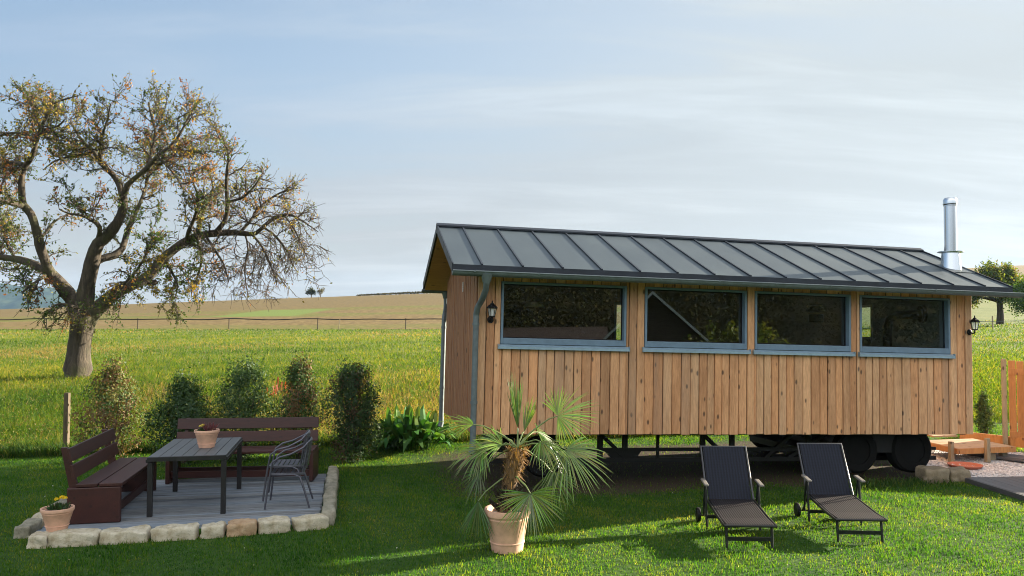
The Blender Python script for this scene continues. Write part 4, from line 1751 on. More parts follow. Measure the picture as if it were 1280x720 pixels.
# limbs: (px, py, depth offset, radius in px)
LIMBS = [
    [(97, 478, 0, 20), (97, 468, 0, 17), (99, 440, 0, 15), (102, 415, 0, 14.5), (104, 398, 0, 14), (106, 385, 0, 12)],
    [(101, 405, 0, 11), (88, 372, .1, 9.5), (72, 350, .2, 8.5), (52, 336, .3, 6.5), (28, 326, .5, 5.5), (0, 321, .8, 4.5), (-30, 312, 1.2, 3), (-60, 300, 1.5, 1.5)],
    [(70, 350, .2, 7.5), (58, 332, 0, 6.5), (50, 312, -.2, 6.2), (46, 290, -.3, 5.8), (38, 268, -.4, 5.4), (28, 255, -.4, 5), (27, 235, -.5, 4.5), (30, 212, -.5, 4), (40, 194, -.6, 3.4), (44, 178, -.7, 3), (50, 160, -.8, 2.4), (60, 142, -1, 1.8), (66, 128, -1.1, 1)],
    [(29, 258, -.4, 4), (15, 254, -.9, 3.2), (0, 250, -1.3, 2.6), (-22, 236, -1.7, 1.6), (-40, 215, -1.9, 1)],
    [(29, 206, -.5, 2.6), (14, 203, .2, 2.2), (-2, 206, .8, 1.7), (-25, 200, 1.2, 1)],
    [(43, 176, -.7, 2.4), (30, 168, -.2, 1.9), (14, 166, .2, 1.5), (-6, 172, .4, 1)],
    [(46, 172, -.7, 2.4), (56, 162, -1.3, 1.8), (72, 158, -1.8, 1.3), (80, 150, -2.0, .9)],
    [(50, 158, -.8, 1.6), (42, 138, -.6, 1.3), (34, 124, -.5, 1), (26, 112, -.3, .7)],
    [(66, 130, -1, 1.4), (80, 124, -1.3, 1.1), (96, 120, -1.4, .7)],
    [(105, 398, 0, 12), (107, 368, 0, 11), (111, 345, -.1, 10), (116, 322, -.2, 9.2), (122, 304, -.3, 8.2), (136, 293, -.4, 7.4), (147, 278, -.5, 6.6), (153, 258, -.5, 5.6), (153, 244, -.5, 4.8)],
    [(153, 250, -.5, 4.6), (150, 234, -.3, 4.2), (140, 218, -.1, 3.8), (127, 206, 0, 3.4), (119, 192, .2, 3), (107, 180, .4, 2.4), (96, 166, .6, 1.7), (88, 150, .7, 1.1)],
    [(118, 190, .2, 2.2), (100, 194, .6, 1.9), (84, 196, 1.0, 1.6), (66, 202, 1.4, 1.2), (54, 212, 1.6, .8)],
    [(128, 206, 0, 2.8), (124, 188, -.4, 2.2), (128, 170, -.7, 1.7), (134, 150, -.9, 1.3), (138, 130, -1, .9)],
    [(154, 250, -.5, 4.4), (160, 232, -.8, 4), (172, 220, -1, 3.6), (186, 208, -1.1, 3.2), (198, 194, -1.2, 2.8), (212, 184, -1.2, 2.3), (226, 166, -1.2, 1.8), (238, 144, -1.1, 1.3), (250, 124, -1, .9)],
    [(184, 210, -1.1, 2.6), (190, 190, -.6, 2.3), (194, 168, -.3, 2), (190, 148, 0, 1.6), (186, 128, .3, 1)],
    [(212, 184, -1.2, 1.7), (228, 188, -1.4, 1.4), (246, 190, -1.6, 1.1), (262, 196, -1.7, .8)],
    [(196, 196, -1.2, 1.7), (206, 204, -1.5, 1.4), (220, 220, -1.7, 1.1), (228, 236, -1.8, .8)],
    [(114, 332, -.1, 6), (128, 324, .1, 5.6), (143, 319, .3, 5.2), (154, 309, .5, 4.6), (158, 294, .7, 4), (164, 276, .9, 3.3), (174, 256, 1.2, 2.6), (182, 234, 1.5, 2), (186, 205, 1.8, 1.4), (178, 180, 2, .9)],
    [(122, 300, -.3, 3.8), (124, 284, -.8, 3.2), (116, 276, -1.2, 2.6), (104, 270, -1.6, 2), (88, 268, -1.9, 1.3), (74, 262, -2.1, .8)],
    [(108, 402, 0, 11), (124, 384, .1, 9.6), (144, 368, .2, 8.6), (166, 356, .3, 8), (185, 345, .4, 7.4), (202, 326, .5, 6.6), (218, 311, .6, 6.2), (240, 299, .7, 5.8), (262, 292, .8, 5.2), (285, 290, .9, 4.6), (305, 292, .9, 3.9), (320, 292, .9, 3.2), (334, 280, .8, 2.7), (348, 271, .7, 2.2), (366, 270, .5, 1.6), (384, 280, .3, 1), (398, 290, .2, .6)],
    [(180, 350, .4, 5), (190, 354, .6, 4.4), (194, 352, .7, 3.6)],
    [(268, 291, .8, 3.8), (281, 276, .6, 3.4), (285, 258, .5, 3), (283, 236, .4, 2.7), (284, 214, .3, 2.3), (286, 194, .2, 1.8), (280, 176, .1, 1.3), (272, 162, 0, .8)],
    [(246, 297, .7, 3.4), (250, 276, 1.2, 2.8), (258, 256, 1.6, 2.2), (266, 238, 1.9, 1.6), (262, 214, 2.2, 1)],
    [(232, 303, .6, 3.2), (238, 284, -.1, 2.6), (246, 262, -.6, 2), (246, 240, -1, 1.4), (238, 220, -1.3, .9)],
    [(286, 252, .5, 2), (304, 246, 0, 1.7), (318, 232, -.3, 1.3), (328, 216, -.5, .8)],
    [(300, 291, .9, 2.6), (316, 272, 1.2, 2.2), (326, 258, 1.4, 1.9), (342, 246, 1.6, 1.5), (358, 238, 1.7, 1.1), (372, 236, 1.7, .7)],
    [(314, 292, .9, 1.9), (326, 306, .7, 1.6), (336, 326, .5, 1.2), (344, 348, .4, .7)],
    [(330, 284, .8, 1.8), (346, 296, .5, 1.5), (358, 312, .3, 1.1), (366, 332, .2, .7)],
    [(356, 270, .6, 1.5), (368, 286, .2, 1.2), (376, 304, 0, .9), (384, 322, -.1, .5)],
    [(306, 292, .9, 1.6), (310, 312, 1.1, 1.3), (306, 338, 1.2, 1), (310, 370, 1.2, .5)],
    [(256, 294, .8, 2.0), (268, 312, .3, 1.6), (280, 330, -.1, 1.2), (286, 352, -.3, .7)],
    [(246, 298, .7, 2.4), (252, 320, 1.2, 1.9), (248, 342, 1.5, 1.4), (240, 362, 1.7, .8)],
    [(206, 324, .5, 2.6), (214, 340, 1, 2), (222, 358, 1.3, 1.4), (218, 374, 1.5, .8)],
    [(150, 366, .2, 2.4), (158, 352, -.6, 2), (172, 336, -1.2, 1.6), (182, 318, -1.6, 1.1), (184, 300, -1.9, .7)],
    [(60, 340, .3, 2.6), (52, 348, -.4, 2), (40, 356, -.9, 1.5), (28, 366, -1.2, 1)],
    [(20, 324, .5, 2.4), (10, 308, 1, 1.9), (4, 290, 1.4, 1.5), (-4, 272, 1.7, 1)],
    [(48, 300, -.2, 2.4), (60, 288, .4, 2), (70, 276, .9, 1.5), (84, 268, 1.3, 1)],
    [(106, 390, 0, 3), (92, 384, -.7, 2.2), (76, 380, -1.1, 1.6), (64, 384, -1.3, 1)],
]
tree = thing("fruit_tree", "old gnarled fruit tree with thinning autumn leaves in the meadow at left", "tree", tbase)
org = np.array(tbase)
trunk_t, twig_t = Twigs(), Twigs()
limbs_w = []
for i, lb in enumerate(LIMBS):
    pts = [np.array(at(px, py, TY + dy)) - org for px, py, dy, _ in lb]
    rad_ = [(q[3] * .90 if q[3] < 9 else q[3] * .94) * KP for q in lb]
    p_, r_2 = catmull(pts, rad_, .18)
    wob = np.array([mn.noise_vector(Vector(q * 1.1) + Vector((i * 7., 0, 0))) for q in p_]) * np.clip(.02 + r_2 * .25, 0, .06)[:, None]
    p_ = p_ + wob
    if i == 0:
        # furrowed, slightly twisted trunk
        trunk_t.seg(p_, r_2 * (1 + .06 * r.normal(size=len(r_2))), 18)
    else:
        trunk_t.seg(p_, r_2 * (1 + .05 * r.normal(size=len(r_2))), 10 if r_2[0] > .1 else 7)
    limbs_w.append((p_, r_2))
trunk_o = trunk_t.build("trunk", M["bark"], tree)

GREEN, OLIVE, YEL, ORA, RUST = (.05, .085, .02), (.105, .11, .028), (.26, .19, .03), (.27, .125, .035), (.19, .075, .03)
leaf_p, leaf_c = [], []


def region(px, py):
    """leaf density and palette weights (green, olive, yellow, orange, rust) over the crown"""
    if px > 255:
        d = .36 if py < 285 else .06
        if 250 < px < 300 and py < 285:
            d = .5
        return d, (.14, .46, .22, .12, .06)
    if py > 345:
        return .95, (.5, .34, .09, .04, .03)
    if py > 250:
        return 1.1, (.55, .28, .10, .05, .02)
    if px < 80:
        return .85, (.22, .44, .16, .12, .06)
    return .75, (.2, .52, .17, .06, .05)


def grow(p0, d0, length, rad0, depth, bias):
    n = max(3, int(length / .11))
    pts = [p0]
    d = d0
    step = length / n
    for i in range(n):
        d = d + r.normal(size=3) * .24 + bias * .07
        d = d / np.linalg.norm(d)
        pts.append(pts[-1] + d * step)
    pts = np.array(pts)
    rad_ = np.linspace(rad0, max(rad0 * .35, .0045), n + 1)
    twig_t.seg(pts, rad_, 4 if depth == 0 else 3)
    return pts


palette = np.array([GREEN, OLIVE, YEL, ORA, RUST])


def leaves_on(pts, dens, pal, k=1.0):
    m_ = r.poisson(dens * k)
    for _ in range(m_):
        j = r.integers(1, len(pts))
        q = pts[j] + r.normal(size=3) * .035
        leaf_p.append(q)
        leaf_c.append(palette[pal] * r.uniform(.65, 1.3))


_EX = [-60, 0, 40, 80, 100, 130, 190, 245, 262, 285, 320, 350, 385, 405, 430]
_EY = [130, 116, 101, 114, 122, 110, 104, 112, 142, 168, 206, 234, 248, 286, 330]
for li, (p_, r_2) in enumerate(limbs_w):
    if li == 0:
        continue
    acc = 0
    for j in range(1, len(p_)):
        acc += np.linalg.norm(p_[j] - p_[j - 1])
        if r_2[j] > .15 or acc < (.20 if r_2[j] < .06 else .28):
            continue
        acc = 0
        px, py = to_px(p_[j] + org)
        dens, w = region(px, py)
        gap = 40 < px < 100 and 190 < py < 300
        if gap and r.random() < .6:
            continue
        dd = p_[min(j + 1, len(p_) - 1)] - p_[j - 1]
        dd /= np.linalg.norm(dd) + 1e-9
        for rep in range(2 if r_2[j] < .055 else 1):
            sd = r.normal(size=3)
            sd -= dd * sd.dot(dd)
            sd /= np.linalg.norm(sd)
            droopy = px > 290 and py > 268
            bias = np.array([0, 0, -1.0]) if (droopy or py > 330) and r.random() < .8 else np.array([0, 0, .5])
            d0 = sd * .8 + dd * .5 + bias * .25
            d0 /= np.linalg.norm(d0)
            ln = r.uniform(.5, 1.25) * (1.0 if r_2[j] > .03 else .75) * (.55 if gap else 1) * (1.25 if droopy else 1)
            for _ in range(4):
                ex, ey = to_px(p_[j] + org + d0 * ln)
                if ey < np.interp(ex, _EX, _EY) + 6:
                    ln *= .62
            s1 = grow(p_[j], d0, ln, min(r_2[j] * .55, .026), 0, bias)
            pal1 = r.choice(5, p=np.array(w) / sum(w))
            for a in range(1, len(s1)):
                for _ in range(3 if r.random() < .35 else 2):
                    d1 = (s1[a] - s1[a - 1])
                    d1 /= np.linalg.norm(d1) + 1e-9
                    sd2 = r.normal(size=3)
                    d2 = d1 * .55 + sd2 * .5 + bias * .15
                    d2 /= np.linalg.norm(d2)
                    s2 = grow(s1[a], d2, r.uniform(.18, .55), .0095, 1, bias)
                    pal = pal1 if r.random() < .72 else r.choice(5, p=np.array(w) / sum(w))
                    leaves_on(s2, dens, pal, 5.4)
twig_o = twig_t.build("twigs", M["twig"], tree)
lp, lc = np.array(leaf_p), np.array(leaf_c)
v, f, c = leaf_cloud(lp, r.normal(size=lp.shape), r.uniform(.030, .056, len(lp)), .55, lc, r)
np_mesh("crown", v, [f], M["leaf"], c, tree)


def fbm(x, y, s, seed):
    """cheap smooth noise on arrays"""
    out = np.zeros_like(x)
    rr = np.random.default_rng(seed)
    for o_ in range(5):
        a = rr.uniform(0, 6.283, 4)
        for q in a:
            ph = rr.uniform(0, 6.283)
            out += np.sin((x * math.cos(q) + y * math.sin(q)) * s * (1.9 ** o_) + ph) / (1.6 ** o_)
    return out / 6


def small_tree(name, label, px, py, y, trunk_h, crown_pts, leaf, n, cols, seed, group=None, trad=.2):
    """crown_pts: blobs (dx, dy, dz, radius) relative to the base"""
    r = np.random.default_rng(seed)
    p = at(px, py, y)
    t = thing(name, label, "tree", (p.x, y, H(p.x, y)), 0, group)
    tw = Twigs()
    top = np.array([r.normal() * .1, 0, trunk_h])
    pth, rd = catmull([np.array([0, 0, -.3]), np.array([.05, 0, trunk_h * .5]), top], [trad * 1.4, trad, trad * .8], .3)
    tw.seg(pth, rd, 10)
    pts, cc, nr = [], [], []
    tot = sum(b[3] ** 2 for b in crown_pts)
    for bx, by, bz, br in crown_pts:
        c = np.array([bx, by, bz])
        m1 = (top + c) / 2 + r.normal(size=3) * .2
        pth, rd = catmull([top * .9, m1, c], [trad * .6, trad * .4, trad * .1], .3)
        tw.seg(pth, rd, 6)
        nc = 26
        for i in range(nc):
            d = r.normal(size=3)
            d /= np.linalg.norm(d)
            e = c + d * br * r.uniform(.45, 1.05)
            pth, rd = catmull([c * .9 + m1 * .1, (c + e) / 2 + r.normal(size=3) * .1 * br, e], [trad * .16, trad * .1, trad * .05], .4)
            tw.seg(pth, rd, 4)
            k = max(3, int(n * br ** 2 / tot / nc))
            pts.append(e + r.normal(size=(k, 3)) * br * .22)
            cc.append(np.array(cols[r.integers(len(cols))]) * r.uniform(.7, 1.3, (k, 1)))
            nr.append(d + r.normal(size=(k, 3)) * .7)
    pts, cc, nr = map(np.concatenate, (pts, cc, nr))
    tw.build("trunk", M["bark"], t)
    v, f, c = leaf_cloud(pts, nr, r.uniform(.6, 1.2, len(pts)) * leaf, .6, cc, r)
    np_mesh("crown", v, [f], M["leaf"], c, t)
    return t


small_tree("orchard_tree", "spreading green orchard tree on the slope right of the wagon roof", 1250, 400, 70, 2.2,
           [(-1.9, 0, 3.2, 1.15), (-.4, .6, 3.9, 1.3), (1.2, 0, 3.5, 1.25), (.3, -1, 2.9, 1.1), (-1.0, -.6, 4.2, .8), (2.2, .5, 2.6, .9), (-2.6, .4, 2.4, .9), (.7, 0, 4.5, .7)],
           .11, 13000, [(.06, .10, .02), (.085, .13, .022), (.12, .15, .03), (.17, .14, .035)], 31, None, .26)
small_tree("orchard_tree", "bright green young tree cut by the right picture edge above the fence", 1282, 392, 66, 1.0,
           [(0, 0, 1.9, 1.1), (.5, .3, 2.9, 1.0), (-.5, 0, 2.6, .8), (.8, 0, 3.6, .6)],
           .10, 4200, [(.06, .12, .02), (.09, .16, .025), (.05, .1, .02)], 32, None, .12)
small_tree("field_tree", "darker of the two tiny trees on the field horizon", 389, 369, 228, 1.0,
           [(0, 0, 1.9, .85), (-.8, 0, 1.8, .75), (.7, 0, 1.8, .75), (0, 0, 2.5, .7)],
           .20, 900, [(.035, .05, .02), (.05, .06, .025)], 33, "tiny trees on the horizon", .14)
small_tree("field_tree", "paler, thinner tiny tree right of the dark one on the field horizon", 400.5, 369, 228, 1.2,
           [(0, 0, 2.0, .8), (-.5, 0, 1.8, .6), (.5, 0, 2.4, .7)],
           .16, 420, [(.09, .09, .06), (.12, .11, .07)], 34, "tiny trees on the horizon", .10)

# ------------------------------------------------------------------ meadow fence and far posts
ff_ = thing("field_fence", "long low wire fence with thin dark posts between the meadow and the brown field", "fence")
mb = MB()
for px, py in ((-50, 412), (58, 411.5), (172, 411.5), (286, 411), (397, 411), (507, 411), (618, 412)):
    q = at(px, py, 72.2)
    z0 = H(q.x, 72.2)
    MB().tube([(q.x, 72.2, z0 - .2), (q.x + .02, 72.2, z0 + 1.02)], .045, 6).build("post", M["twig"], ff_)
rail = []
for i in range(60):
    px = -60 + i * 12.0
    q = at(px, 400, 72.15)
    z0 = H(q.x, 72.2)
    rail.append((q.x, 72.12, z0 + .95 + .035 * math.sin(i * .9) - .05 * abs(math.sin((px - 58) / 114 * math.pi))))
MB().tube(rail, .05, 6).build("rail", M["black"], ff_)
for px, py in ((423, 411),):
    q = at(px, py, 71.5)
    z0 = H(q.x, 71.5)
    o = MB().tube([(0, 0, -.1), (.12, 0, .95)], .035, 6).build("wooden_stake", M["grey_wood"], None, loc=(q.x, 71.5, z0))
    tag(o, "thin pale leaning stake at the far meadow fence left of the wagon", "stake")
pf = thing("pasture_fence", "thin wire fence with a pale post in front of the orchard tree", "fence")
for px in (1150, 1241, 1330):
    q = at(px, 414, 58)
    z0 = H(q.x, 58)
    MB().tube([(q.x, 58, z0 - .2), (q.x, 58, z0 + .95)], .05, 6).build("post", M["grey_wood"], pf)
a, b = at(1150, 408, 58), at(1330, 408, 58)
MB().tube([(a.x, 57.94, H(a.x, 58) + .6), ((a.x + b.x) / 2, 57.94, H((a.x + b.x) / 2, 58) + .58), (b.x, 57.94, H(b.x, 58) + .6)], .02, 5).build("wire", M["zinc"], pf)

# hedge strip along the crest of the field
r = np.random.default_rng(77)
nh = 900
hx = np.linspace(-42, -8, nh) + r.normal(size=nh) * .3
hy = np.full(nh, 221.) + r.normal(size=nh) * .3
hz = height(hx, hy) + r.random(nh) * (.2 + .5 * np.clip((hx + 45) / 30, 0, 1))
v, f, c = leaf_cloud(np.stack([hx, hy, hz], -1), r.normal(size=(nh, 3)), np.full(nh, .3), .6, np.tile([.07, .065, .03], (nh, 1)) * r.uniform(.7, 1.3, (nh, 1)), r)
o = np_mesh("hedge", v, [f], M["leaf"], c)
tag(o, "thin dark hedge line along the crest of the brown field", "hedge", None, "stuff")


# ------------------------------------------------------------------ wooded mountain and hill
def forest_mat(name, a, b_, c_, sc_):
    m, nt, b = _nodes(name)
    v = obj_coord(nt)
    f = noise(nt, v, sc_, 8, .7)
    nt.links.new(ramp(nt, f, [(.3, a), (.52, b_), (.72, c_)]), b.inputs["Base Color"])
    b.inputs["Roughness"].default_value = 1
    b.inputs["Specular IOR Level"].default_value = .05
    return m


xs = np.linspace(-2600, -900, 240)
ys = np.linspace(1900, 2700, 70)
XX, YY_ = np.meshgrid(xs, ys)
prof = np.interp(XX, [-2600, -1700, -1420, -1250, -1120, -1060, -900], [150, 128, 105, 88, 40, 24, 4])
ZZ = prof * np.exp(-((YY_ - 2300) / 260) ** 2) + np.array([[mn.noise(Vector((a / 60, b / 60, 1))) * 7 + mn.noise(Vector((a / 14, b / 14, 3))) * 5 for a in xs] for b in ys]) - 4
ii = np.arange(69)[:, None] * 240 + np.arange(239)[None, :]
o = np_mesh("hills", np.stack([XX, YY_, ZZ], -1).reshape(-1, 3), [np.stack([ii, ii + 1, ii + 241, ii + 240], -1).reshape(-1, 4)],
            forest_mat("far_forest", (.015, .026, .014), (.03, .045, .022), (.06, .07, .03), .012))
structure(o)
# wooded hill behind the viewer, mirrored in the panes
an = np.linspace(R(-125), R(-12), 220)
rd = np.linspace(55, 130, 60)
AA, RR = np.meshgrid(an, rd)
hh = np.clip((RR - 55) / 60, 0, 1) * (17 + 3 * np.sin(AA * 5)) * np.clip((R(-6) - AA) / .35, 0, 1)
nzz = np.array([[mn.noise(Vector((b * math.cos(a) / 4, b * math.sin(a) / 4, 1))) * 1.7 + mn.noise(Vector((b * math.cos(a) / 1.5, b * math.sin(a) / 1.5, 4))) * 1.2 for a in an] for b in rd])
ii = np.arange(59)[:, None] * 220 + np.arange(219)[None, :]
o = np_mesh("hills", np.stack([RR * np.cos(AA), RR * np.sin(AA), hh + nzz - .6], -1).reshape(-1, 3), [np.stack([ii, ii + 1, ii + 221, ii + 220], -1).reshape(-1, 4)],
            forest_mat("near_forest", (.012, .014, .008), (.025, .026, .012), (.05, .04, .018), .35))
structure(o)


r = np.random.default_rng(91)
nfo = 60000
fa, fr_ = r.uniform(R(-100), R(-14), nfo), r.uniform(56, 128, nfo)
fh = np.clip((fr_ - 55) / 60, 0, 1) * (17 + 3 * np.sin(fa * 5)) * np.clip((R(-6) - fa) / .35, 0, 1)
cl = fbm(fr_ * np.cos(fa), fr_ * np.sin(fa), 1.1, 92)
fp_ = np.stack([fr_ * np.cos(fa), fr_ * np.sin(fa), fh + .6 + 1.6 * cl + r.random(nfo) * 1.4], -1)
fc = np.array([(.024, .03, .013), (.03, .036, .015), (.042, .046, .018), (.048, .042, .018), (.034, .030, .016)])[np.clip(((cl + r.normal(size=nfo) * .5 + 1.2) * 2).astype(int), 0, 4)] * r.uniform(.8, 1.15, (nfo, 1))
v, f, c = leaf_cloud(fp_, r.normal(size=(nfo, 3)) + np.array([0, .5, .6]), r.uniform(.10, .28, nfo), .7, fc, r)
o = np_mesh("forest", v, [f], leafy("forest_leaves", .06, gl=0.0), c)
tag(o, "dark autumn forest on the hillside mirrored in the wagon windows", "forest", None, "stuff")


def make_barn(label, loc, rotz, w, d, he, hr, roofc, wallc):
    """gable looks to local -Y"""
    t = thing("barn", label, "barn", loc, rotz)
    mb = MB()
    mb.prism([(-w / 2, 0, -.3), (w / 2, 0, -.3), (w / 2, 0, he), (0, 0, hr), (-w / 2, 0, he)], (0, 0, 0), (0, d, 0))
    mb.build("wall", wallc, t)
    for s in (-1, 1):
        mb = MB()
        sl = (hr - he) / (w / 2)
        e = w / 2 + .35
        mb.prism([(0, 0, hr + .06), (s * e, 0, hr + .06 - sl * e), (s * e, 0, hr + .16 - sl * e), (0, 0, hr + .16)], (0, -.35, 0), (0, d + .3, 0))
        mb.build("roof", roofc, t)
        mb = MB()
        mb.prism([(0, 0, hr + .04), (s * e, 0, hr + .04 - sl * e), (s * e, 0, hr + .17 - sl * e), (0, 0, hr + .17)], (0, -.40, 0), (0, -.352, 0))
        mb.build("bargeboard", M["white_lamp"], t)
    MB().span((-.9, -.03, 0), (.9, -.002, 2.1)).build("door", M["black_wood"], t)
    return t


def tile_mat():
    m, nt, b = _nodes("dark_roof_tiles")
    br = nt.nodes.new("ShaderNodeTexBrick")
    br.inputs["Scale"].default_value = 3.0
    br.inputs["Color1"].default_value = (.055, .034, .028, 1)
    br.inputs["Color2"].default_value = (.035, .024, .02, 1)
    br.inputs["Mortar"].default_value = (.02, .015, .012, 1)
    nt.links.new(obj_coord(nt), br.inputs["Vector"])
    nt.links.new(br.outputs[0], b.inputs["Base Color"])
    b.inputs["Roughness"].default_value = .8
    return m


M["tiles"] = tile_mat()
M["barn_wall"] = wood("barn_boards", (.09, .06, .04), (.05, .035, .025), "Z", False, .8, .3)
make_barn("small dark gabled barn mirrored in the second window", (14.5, -6.6, 0), math.atan2(-13, -20), 4.6, 7, 2.3, 4.45, M["tiles"], M["barn_wall"])
make_barn("low tiled barn mirrored in the leftmost window", (9.0, -19.5, -.9), R(-62), 7.5, 9, 2.0, 4.2, M["tiles"], M["barn_wall"])
small_tree("garden_bush", "sunlit round bush mirrored in the second window", 640, 400, 1, .5, [(0, 0, 2.0, 1.0), (1.2, .3, 2.2, 1.0), (-1.0, 0, 1.6, .9), (2.2, 0, 1.6, .9)], .09, 6000,
           [(.09, .13, .03), (.14, .16, .04), (.06, .1, .02)], 41, None, .08).location = (16.9, -5.0, 0)


# ------------------------------------------------------------------ grass
def edge_y(x):
    return 16.2 + .2 * x


wloc = np.array(WM.inverted())


def wagon_xy(x, y):
    c, s = math.cos(YAW), math.sin(YAW)
    dx, dy = x + .53244, y - 11.48391
    return dx * c + dy * s, -dx * s + dy * c


def patio_uv(x, y):
    dx, dy = x - PT.x, y - PT.y
    return dx * ax.x + dy * ax.y, dx * ay.x + dy * ay.y


def lerp_cols(t, stops):
    ps = np.array([s[0] for s in stops])
    cs = np.array([s[1] for s in stops])
    return np.stack([np.interp(t, ps, cs[:, i]) for i in range(3)], -1)


def blades(x, y, z, hgt, wid, lean, cols, r, mid=.55):
    n = len(x)
    az = r.uniform(0, 6.283, n)
    la = r.uniform(0, 6.283, n)
    sx, sy = np.cos(az) * wid / 2, np.sin(az) * wid / 2
    lx, ly = np.cos(la) * lean * hgt, np.sin(la) * lean * hgt
    v = np.empty((n, 5, 3))
    v[:, 0] = np.stack([x - sx, y - sy, z], -1)
    v[:, 1] = np.stack([x + sx, y + sy, z], -1)
    v[:, 2] = np.stack([x + sx * .8 + lx * .35, y + sy * .8 + ly * .35, z + hgt * mid], -1)
    v[:, 3] = np.stack([x - sx * .8 + lx * .35, y - sy * .8 + ly * .35, z + hgt * mid], -1)
    v[:, 4] = np.stack([x + lx, y + ly, z + hgt * (1 - .35 * lean)], -1)
    b = (np.arange(n) * 5)[:, None]
    return v.reshape(-1, 3), [b + np.array([[0, 1, 2, 3]]), b + np.array([[3, 2, 4]])], np.repeat(cols, 5, 0)


def sample_trap(n, y0, y1, r, power=1.0):
    t = r.random(n)
    y = np.sqrt(y0 ** 2 + t * (y1 ** 2 - y0 ** 2)) if power == 1 else 1 / (1 / y0 + t * (1 / y1 - 1 / y0))
    x = r.uniform(-.95, .95, n) * y + r.uniform(-.3, .3, n)
    return x, y


# lawn
r = np.random.default_rng(5)
x, y = sample_trap(510000, 7.2, 18.2, r)
keep = y < edge_y(x) + .1
u, v_ = patio_uv(x, y)
keep &= ~((u > -3.42) & (u < .22) & (v_ > -.12) & (v_ < 2.97))
wx, wy = wagon_xy(x, y)
sn = fbm(x, y, 1.7, 1) * .45 + r.normal(size=len(x)) * .16
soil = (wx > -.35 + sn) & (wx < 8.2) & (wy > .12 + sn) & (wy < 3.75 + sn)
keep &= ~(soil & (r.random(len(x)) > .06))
keep &= ~in_poly(x, y, gp)
keep &= ~((x > 7.15) & (y < 12.95) & (y > 7))
keep &= np.hypot(x - ppos.x, y - ppos.y) > .17
x, y = x[keep], y[keep]
tone = fbm(x, y, .5, 8) * .35 + fbm(x, y, 1.6, 2) * .45 + fbm(x, y, 7, 3) * .40 + r.normal(size=len(x)) * .32
cols = lerp_cols(tone, [(-1.0, (.011, .055, .007)), (-.35, (.036, .122, .012)), (.2, (.090, .180, .018)), (.7, (.19, .22, .034)), (1.2, (.34, .29, .10))])
hg = r.uniform(.02, .052, len(x)) * (1 + .45 * fbm(x, y, 3, 4))
vv, fs_, cc = blades(x, y, height(x, y) - .003, hg, r.uniform(.005, .009, len(x)), r.uniform(.1, .7, len(x)), cols, r)
o = np_mesh("lawn_grass", vv, fs_, M["blade"], cc)
tag(o, "short mown green lawn in front of the wagon and patio", "grass", None, "stuff")
# small pale clover leaves and blossoms in the lawn
nw = 2600
x, y = sample_trap(nw, 7.4, 15, r)
u, v_ = patio_uv(x, y)
wx, wy = wagon_xy(x, y)
k_ = (y < edge_y(x)) & ~((u > -3.5) & (u < .3) & (v_ > -.2) & (v_ < 3)) & ~((wx > -.6) & (wy > 0)) & ~in_poly(x, y, gp) & ~((x > 7.1) & (y < 13)) & (fbm(x, y, 1.1, 9) > -.1)
x, y = x[k_], y[k_]
nn_ = r.normal(size=(len(x), 3)) * .4 + np.array([0, 0, 1])
v, f, c = leaf_cloud(np.stack([x, y, height(x, y) + .035], -1), nn_, r.uniform(.007, .013, len(x)), .8, np.where(r.random((len(x), 1)) < .12, np.array([[.55, .55, .48]]), np.array([[.10, .17, .05]])), r)
o = np_mesh("clover", v, [f], M["leaf"], c)
tag(o, "tiny clover leaves and blossoms dotted through the lawn", "clover", None, "stuff")

# meadow
r = np.random.default_rng(6)
x, y = sample_trap(540000, 14.2, 76, r, 2)
keep = (y > edge_y(x) - .05) & (y < 72.8 + 1.0 * fbm(x, y, .3, 5) + 30 * np.clip((x - 20) / 8, 0, 1))
wx, wy = wagon_xy(x, y)
keep &= ~((wx > -.6) & (wx < 8.4) & (wy < 3.6))
keep &= ~in_poly(x, y, gp)
keep &= ~((np.abs(wx - 8.9) < .75) & (wy < 3.6))
x, y = x[keep], y[keep]
tone = fbm(x, y, .22, 12) * .95 + fbm(x, y, 1.1, 13) * .55 + fbm(x, y, 3.2, 19) * .30 + r.normal(size=len(x)) * .58 - .35 * np.clip((y - 66) / 5, 0, 1)
dry = fbm(x, y * .5, .35, 14)
cols = lerp_cols(tone, [(-1.3, (.018, .05, .008)), (-.6, (.043, .10, .011)), (.15, (.095, .155, .015)), (.8, (.17, .185, .024)), (1.4, (.27, .23, .05)), (2.1, (.36, .30, .13))])
isdry = (dry + r.normal(size=len(x)) * .3 > .58)
cols[isdry] = lerp_cols(r.random(isdry.sum()), [(0, (.14, .08, .035)), (.5, (.24, .17, .07)), (1, (.36, .28, .14))])
near = np.clip(1 - (y - edge_y(x)) / 14, 0, 1)
hg = r.uniform(.06, .19, len(x)) * (.8 + 1.0 * near * (.7 + .5 * fbm(x, y, .8, 15))) * np.clip(1.1 - .2 * fbm(x, y, .4, 16), .5, 1.6)
hg *= np.clip((y - edge_y(x)) * 1.2 + .5, .5, 1)
vv, fs_, cc = blades(x, y, height(x, y) - .01, hg, np.maximum(.007, .0006 * y) * r.uniform(.6, 1.4, len(x)), r.uniform(.2, .95, len(x)), cols, r)
o = np_mesh("meadow_grass", vv, fs_, M["blade"], cc)
tag(o, "tall rough meadow grass with dry stalks behind the patio", "grass", None, "stuff")
